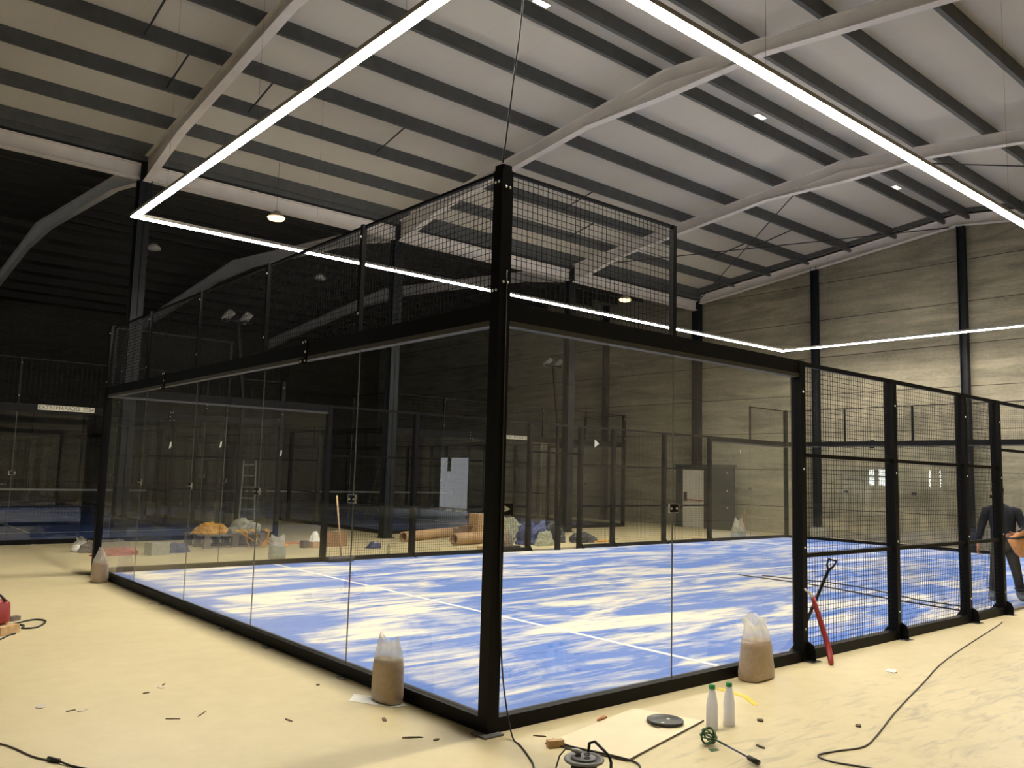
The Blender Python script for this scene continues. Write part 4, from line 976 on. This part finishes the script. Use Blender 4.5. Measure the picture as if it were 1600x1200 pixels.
for s_ in (-1, 1): eyes.lathe(hc + pw(s_ * .03, -.083, .015), [(.002, -.006), (.010, 0), (.002, .006)], 10)
eyes.build('eyes', 'hair', man, True)
MB().tube([hc + pw(-.022, -.083, -.045), hc + pw(0, -.088, -.047), hc + pw(.022, -.083, -.045)], .004, 6).build('mouth', 'red_dark', man, True)
hr = MB(Matrix.Translation(hc) @ Matrix(((pr.x, pf.x, 0, 0), (pr.y, pf.y, 0, 0), (0, 0, 1, 0), (0, 0, 0, 1))))
hr.loft([[V((.088 * q * math.cos(a), .012 + .098 * q * math.sin(a), z_ + .03 * (math.sin(a) < 0) * (1 - q * .6) - .04 * max(0, math.sin(a)) * (q > .95))) for a in [i * 2 * PI / 20 for i in range(20)]] for q, z_ in ((1.0, .03), (1.0, .055), (.86, .085), (.55, .105), (.15, .112))])
hr.build('hair', 'hair', man, True)
def oval(cx, cy, z, a_, b_, n=20): return [PB + pw(cx + a_ * math.cos(2 * PI * k / n), cy + b_ * math.sin(2 * PI * k / n), z) for k in range(n)]
def limb(mb, pts, n=14):
    mb.tube([PB + pw(*p[:3]) for p in pts], [p[3] for p in pts], n)
sw = MB()
sw.loft([oval(0, 0, .90, .165, .12), oval(0, 0, .93, .175, .128), oval(0, 0, 1.08, .168, .122), oval(-.01, 0, 1.25, .188, .13), oval(-.01, 0, 1.36, .205, .125), oval(-.015, 0, 1.42, .185, .105), oval(-.03, -.005, 1.465, .115, .085), oval(-.038, -.01, 1.50, .068, .066)])
limb(sw, [(-.13, 0, 1.39, .075), (-.215, .0, 1.37, .080), (-.255, .01, 1.26, .066), (-.292, .02, 1.14, .058), (-.318, -.02, 1.02, .050), (-.334, -.05, .92, .040)])
limb(sw, [(.11, 0, 1.39, .075), (.195, .0, 1.37, .080), (.238, .0, 1.26, .066), (.275, .0, 1.14, .060), (.25, -.10, 1.08, .052), (.195, -.20, 1.055, .040)])
sw.build('sweater', 'sweater', man, True)
tr_ = MB()
tr_.loft([oval(0, 0, 1.0, .150, .11), oval(0, 0, .92, .172, .125), oval(0, .005, .82, .180, .128), oval(0, .01, .76, .150, .11)])
limb(tr_, [(-.075, 0, .86, .095), (-.095, 0, .74, .094), (-.125, -.02, .48, .074), (-.14, -.01, .32, .066), (-.15, 0, .17, .066)])
limb(tr_, [(.08, .01, .86, .095), (.105, .03, .74, .094), (.155, .12, .48, .074), (.18, .17, .32, .066), (.20, .22, .17, .066)])
tr_.build('trousers', 'trousers', man, True)
for nm_, A_, T_ in (('r', (-.15, 0), (-.18, -.19)), ('l', (.20, .22), (.24, .05))):
    b_ = skin('boot', {'top': (A_[0], A_[1], .21, .072), 'ank': (A_[0], A_[1], .09, .066), 'mid': ((A_[0] + T_[0]) / 2, (A_[1] + T_[1]) / 2, .06, (.05, .05)), 'toe': (T_[0], T_[1], .045, (.045, .040))}, [('top', 'ank'), ('ank', 'mid'), ('mid', 'toe')], 'boot', man)
    MB().tube([PB + pw(A_[0] + .08 * math.cos(a), A_[1] + .08 * math.sin(a), .19) for a in [i * PI / 8 for i in range(16)]], .010, 6, True).build('boot_strap', 'dark_tarp', man, True)
# tan bag held at the hip
bgp = PB + pw(.25, -.39, .0)
t = thing('canvas_bag', 'bulky tan bag with dark strap held by the person at the right edge', 'bag', tuple(bgp + V((0, 0, .74))))
mt = Matrix.Translation(bgp) @ Matrix(((pr.x, pf.x, 0, 0), (pr.y, pf.y, 0, 0), (0, 0, 1, 0), (0, 0, 0, 1)))
MB(mt).loft([ring(.10, .05, .72, 24, 2.5, off=(.05, 0)), ring(.15, .085, .78, 24, 2.5, off=(.04, 0)), ring(.19, .10, .90, 24, 2.5, off=(.02, 0)), ring(.20, .10, 1.02, 24, 2.5, dz=lambda x, y: .05 * x), ring(.18, .085, 1.10, 24, 2.5, dz=lambda x, y: .10 * x), ring(.10, .04, 1.14, 24, 2.5, dz=lambda x, y: .08 * x, off=(.04, 0))]).build('body', 'tan', t, True)
MB(mt).tube([(-.205, -.02, .985), (-.10, -.108, 1.0), (.0, -.112, 1.02), (.12, -.108, 1.045), (.21, -.02, 1.06), (.1, .11, 1.04), (-.1, .11, 1.0)], .015, 8, True).build('strap', 'reel_dark', t, True)

# ------------------------------------------------------------------ groups of repeats
GROUPS = {'roof_rafter': 'steel roof rafters', 'roof_purlin': 'roof purlins', 'valley_beam': 'white valley beams', 'sag_rod': 'sag rods between purlins', 'roof_brace': 'roof brace rods', 'steel_column': 'steel columns of the hall', 'linear_light': 'LED strip lights around the court', 'pendant_lamp': 'round pendant lamps', 'ridge_light': 'small lights along the ridge', 'corner_post': 'corner posts of the courts', 'glass_end_wall': 'glass end walls of the courts', 'side_fence': 'side fences of the courts', 'court_turf': 'court surfaces', 'court_net': 'nets of the unlit courts', 'name_sign': 'name signs on the unlit courts', 'floodlight_mast': 'floodlight masts', 'sand_bag': 'sand bags', 'sticker': 'stickers on the far glass', 'floor_scrap': 'scraps on the floor', 'strap': 'straps hanging over the pallet', 'cardboard_box': 'cardboard boxes beyond the court', 'cardboard_tube': 'cardboard rolls', 'power_cable': 'cables on the floor', 'cord': 'cords on the court'}
for o in list(C.objects):
    if o.parent is None and o.get('category') and not o.get('group'):
        g_ = GROUPS.get(o.name.split('.')[0])
        if g_: o['group'] = g_

# ------------------------------------------------------------------ camera, view
cp = V((-3.688, -4.515, 1.752)); ya, pi_, ro = (math.radians(a) for a in (49.7166, 6.1631, 1.5178))
fwd = V((math.cos(pi_) * math.cos(ya), math.cos(pi_) * math.sin(ya), math.sin(pi_)))
r0 = V((math.sin(ya), -math.cos(ya), 0)); u0 = r0.cross(fwd)
r1 = r0 * math.cos(ro) + u0 * math.sin(ro); u1 = -r0 * math.sin(ro) + u0 * math.cos(ro)
cam = bpy.data.cameras.new('camera'); co_ = bpy.data.objects.new('camera', cam); C.objects.link(co_)
cam.sensor_width = 36; cam.sensor_fit = 'HORIZONTAL'; cam.lens = 1302.9 / 1600 * 36; cam.clip_start = .05; cam.clip_end = 200
co_.matrix_world = Matrix(((r1.x, u1.x, -fwd.x, cp.x), (r1.y, u1.y, -fwd.y, cp.y), (r1.z, u1.z, -fwd.z, cp.z), (0, 0, 0, 1)))
sc = bpy.context.scene; sc.camera = co_
w = bpy.data.worlds.new('world'); sc.world = w; w.use_nodes = True
w.node_tree.nodes['Background'].inputs[0].default_value = (.6, .7, .9, 1); w.node_tree.nodes['Background'].inputs[1].default_value = .0
vs = sc.view_settings; vs.view_transform = 'Standard'; vs.look = 'None'; vs.gamma = 1; vs.exposure = .26; vs.use_curve_mapping = False
sc.cycles.max_bounces = 10; sc.cycles.diffuse_bounces = 6; sc.cycles.glossy_bounces = 4
sc.cycles.transparent_max_bounces = 40; sc.cycles.caustics_reflective = False; sc.cycles.caustics_refractive = False
sc.cycles.sample_clamp_indirect = 8
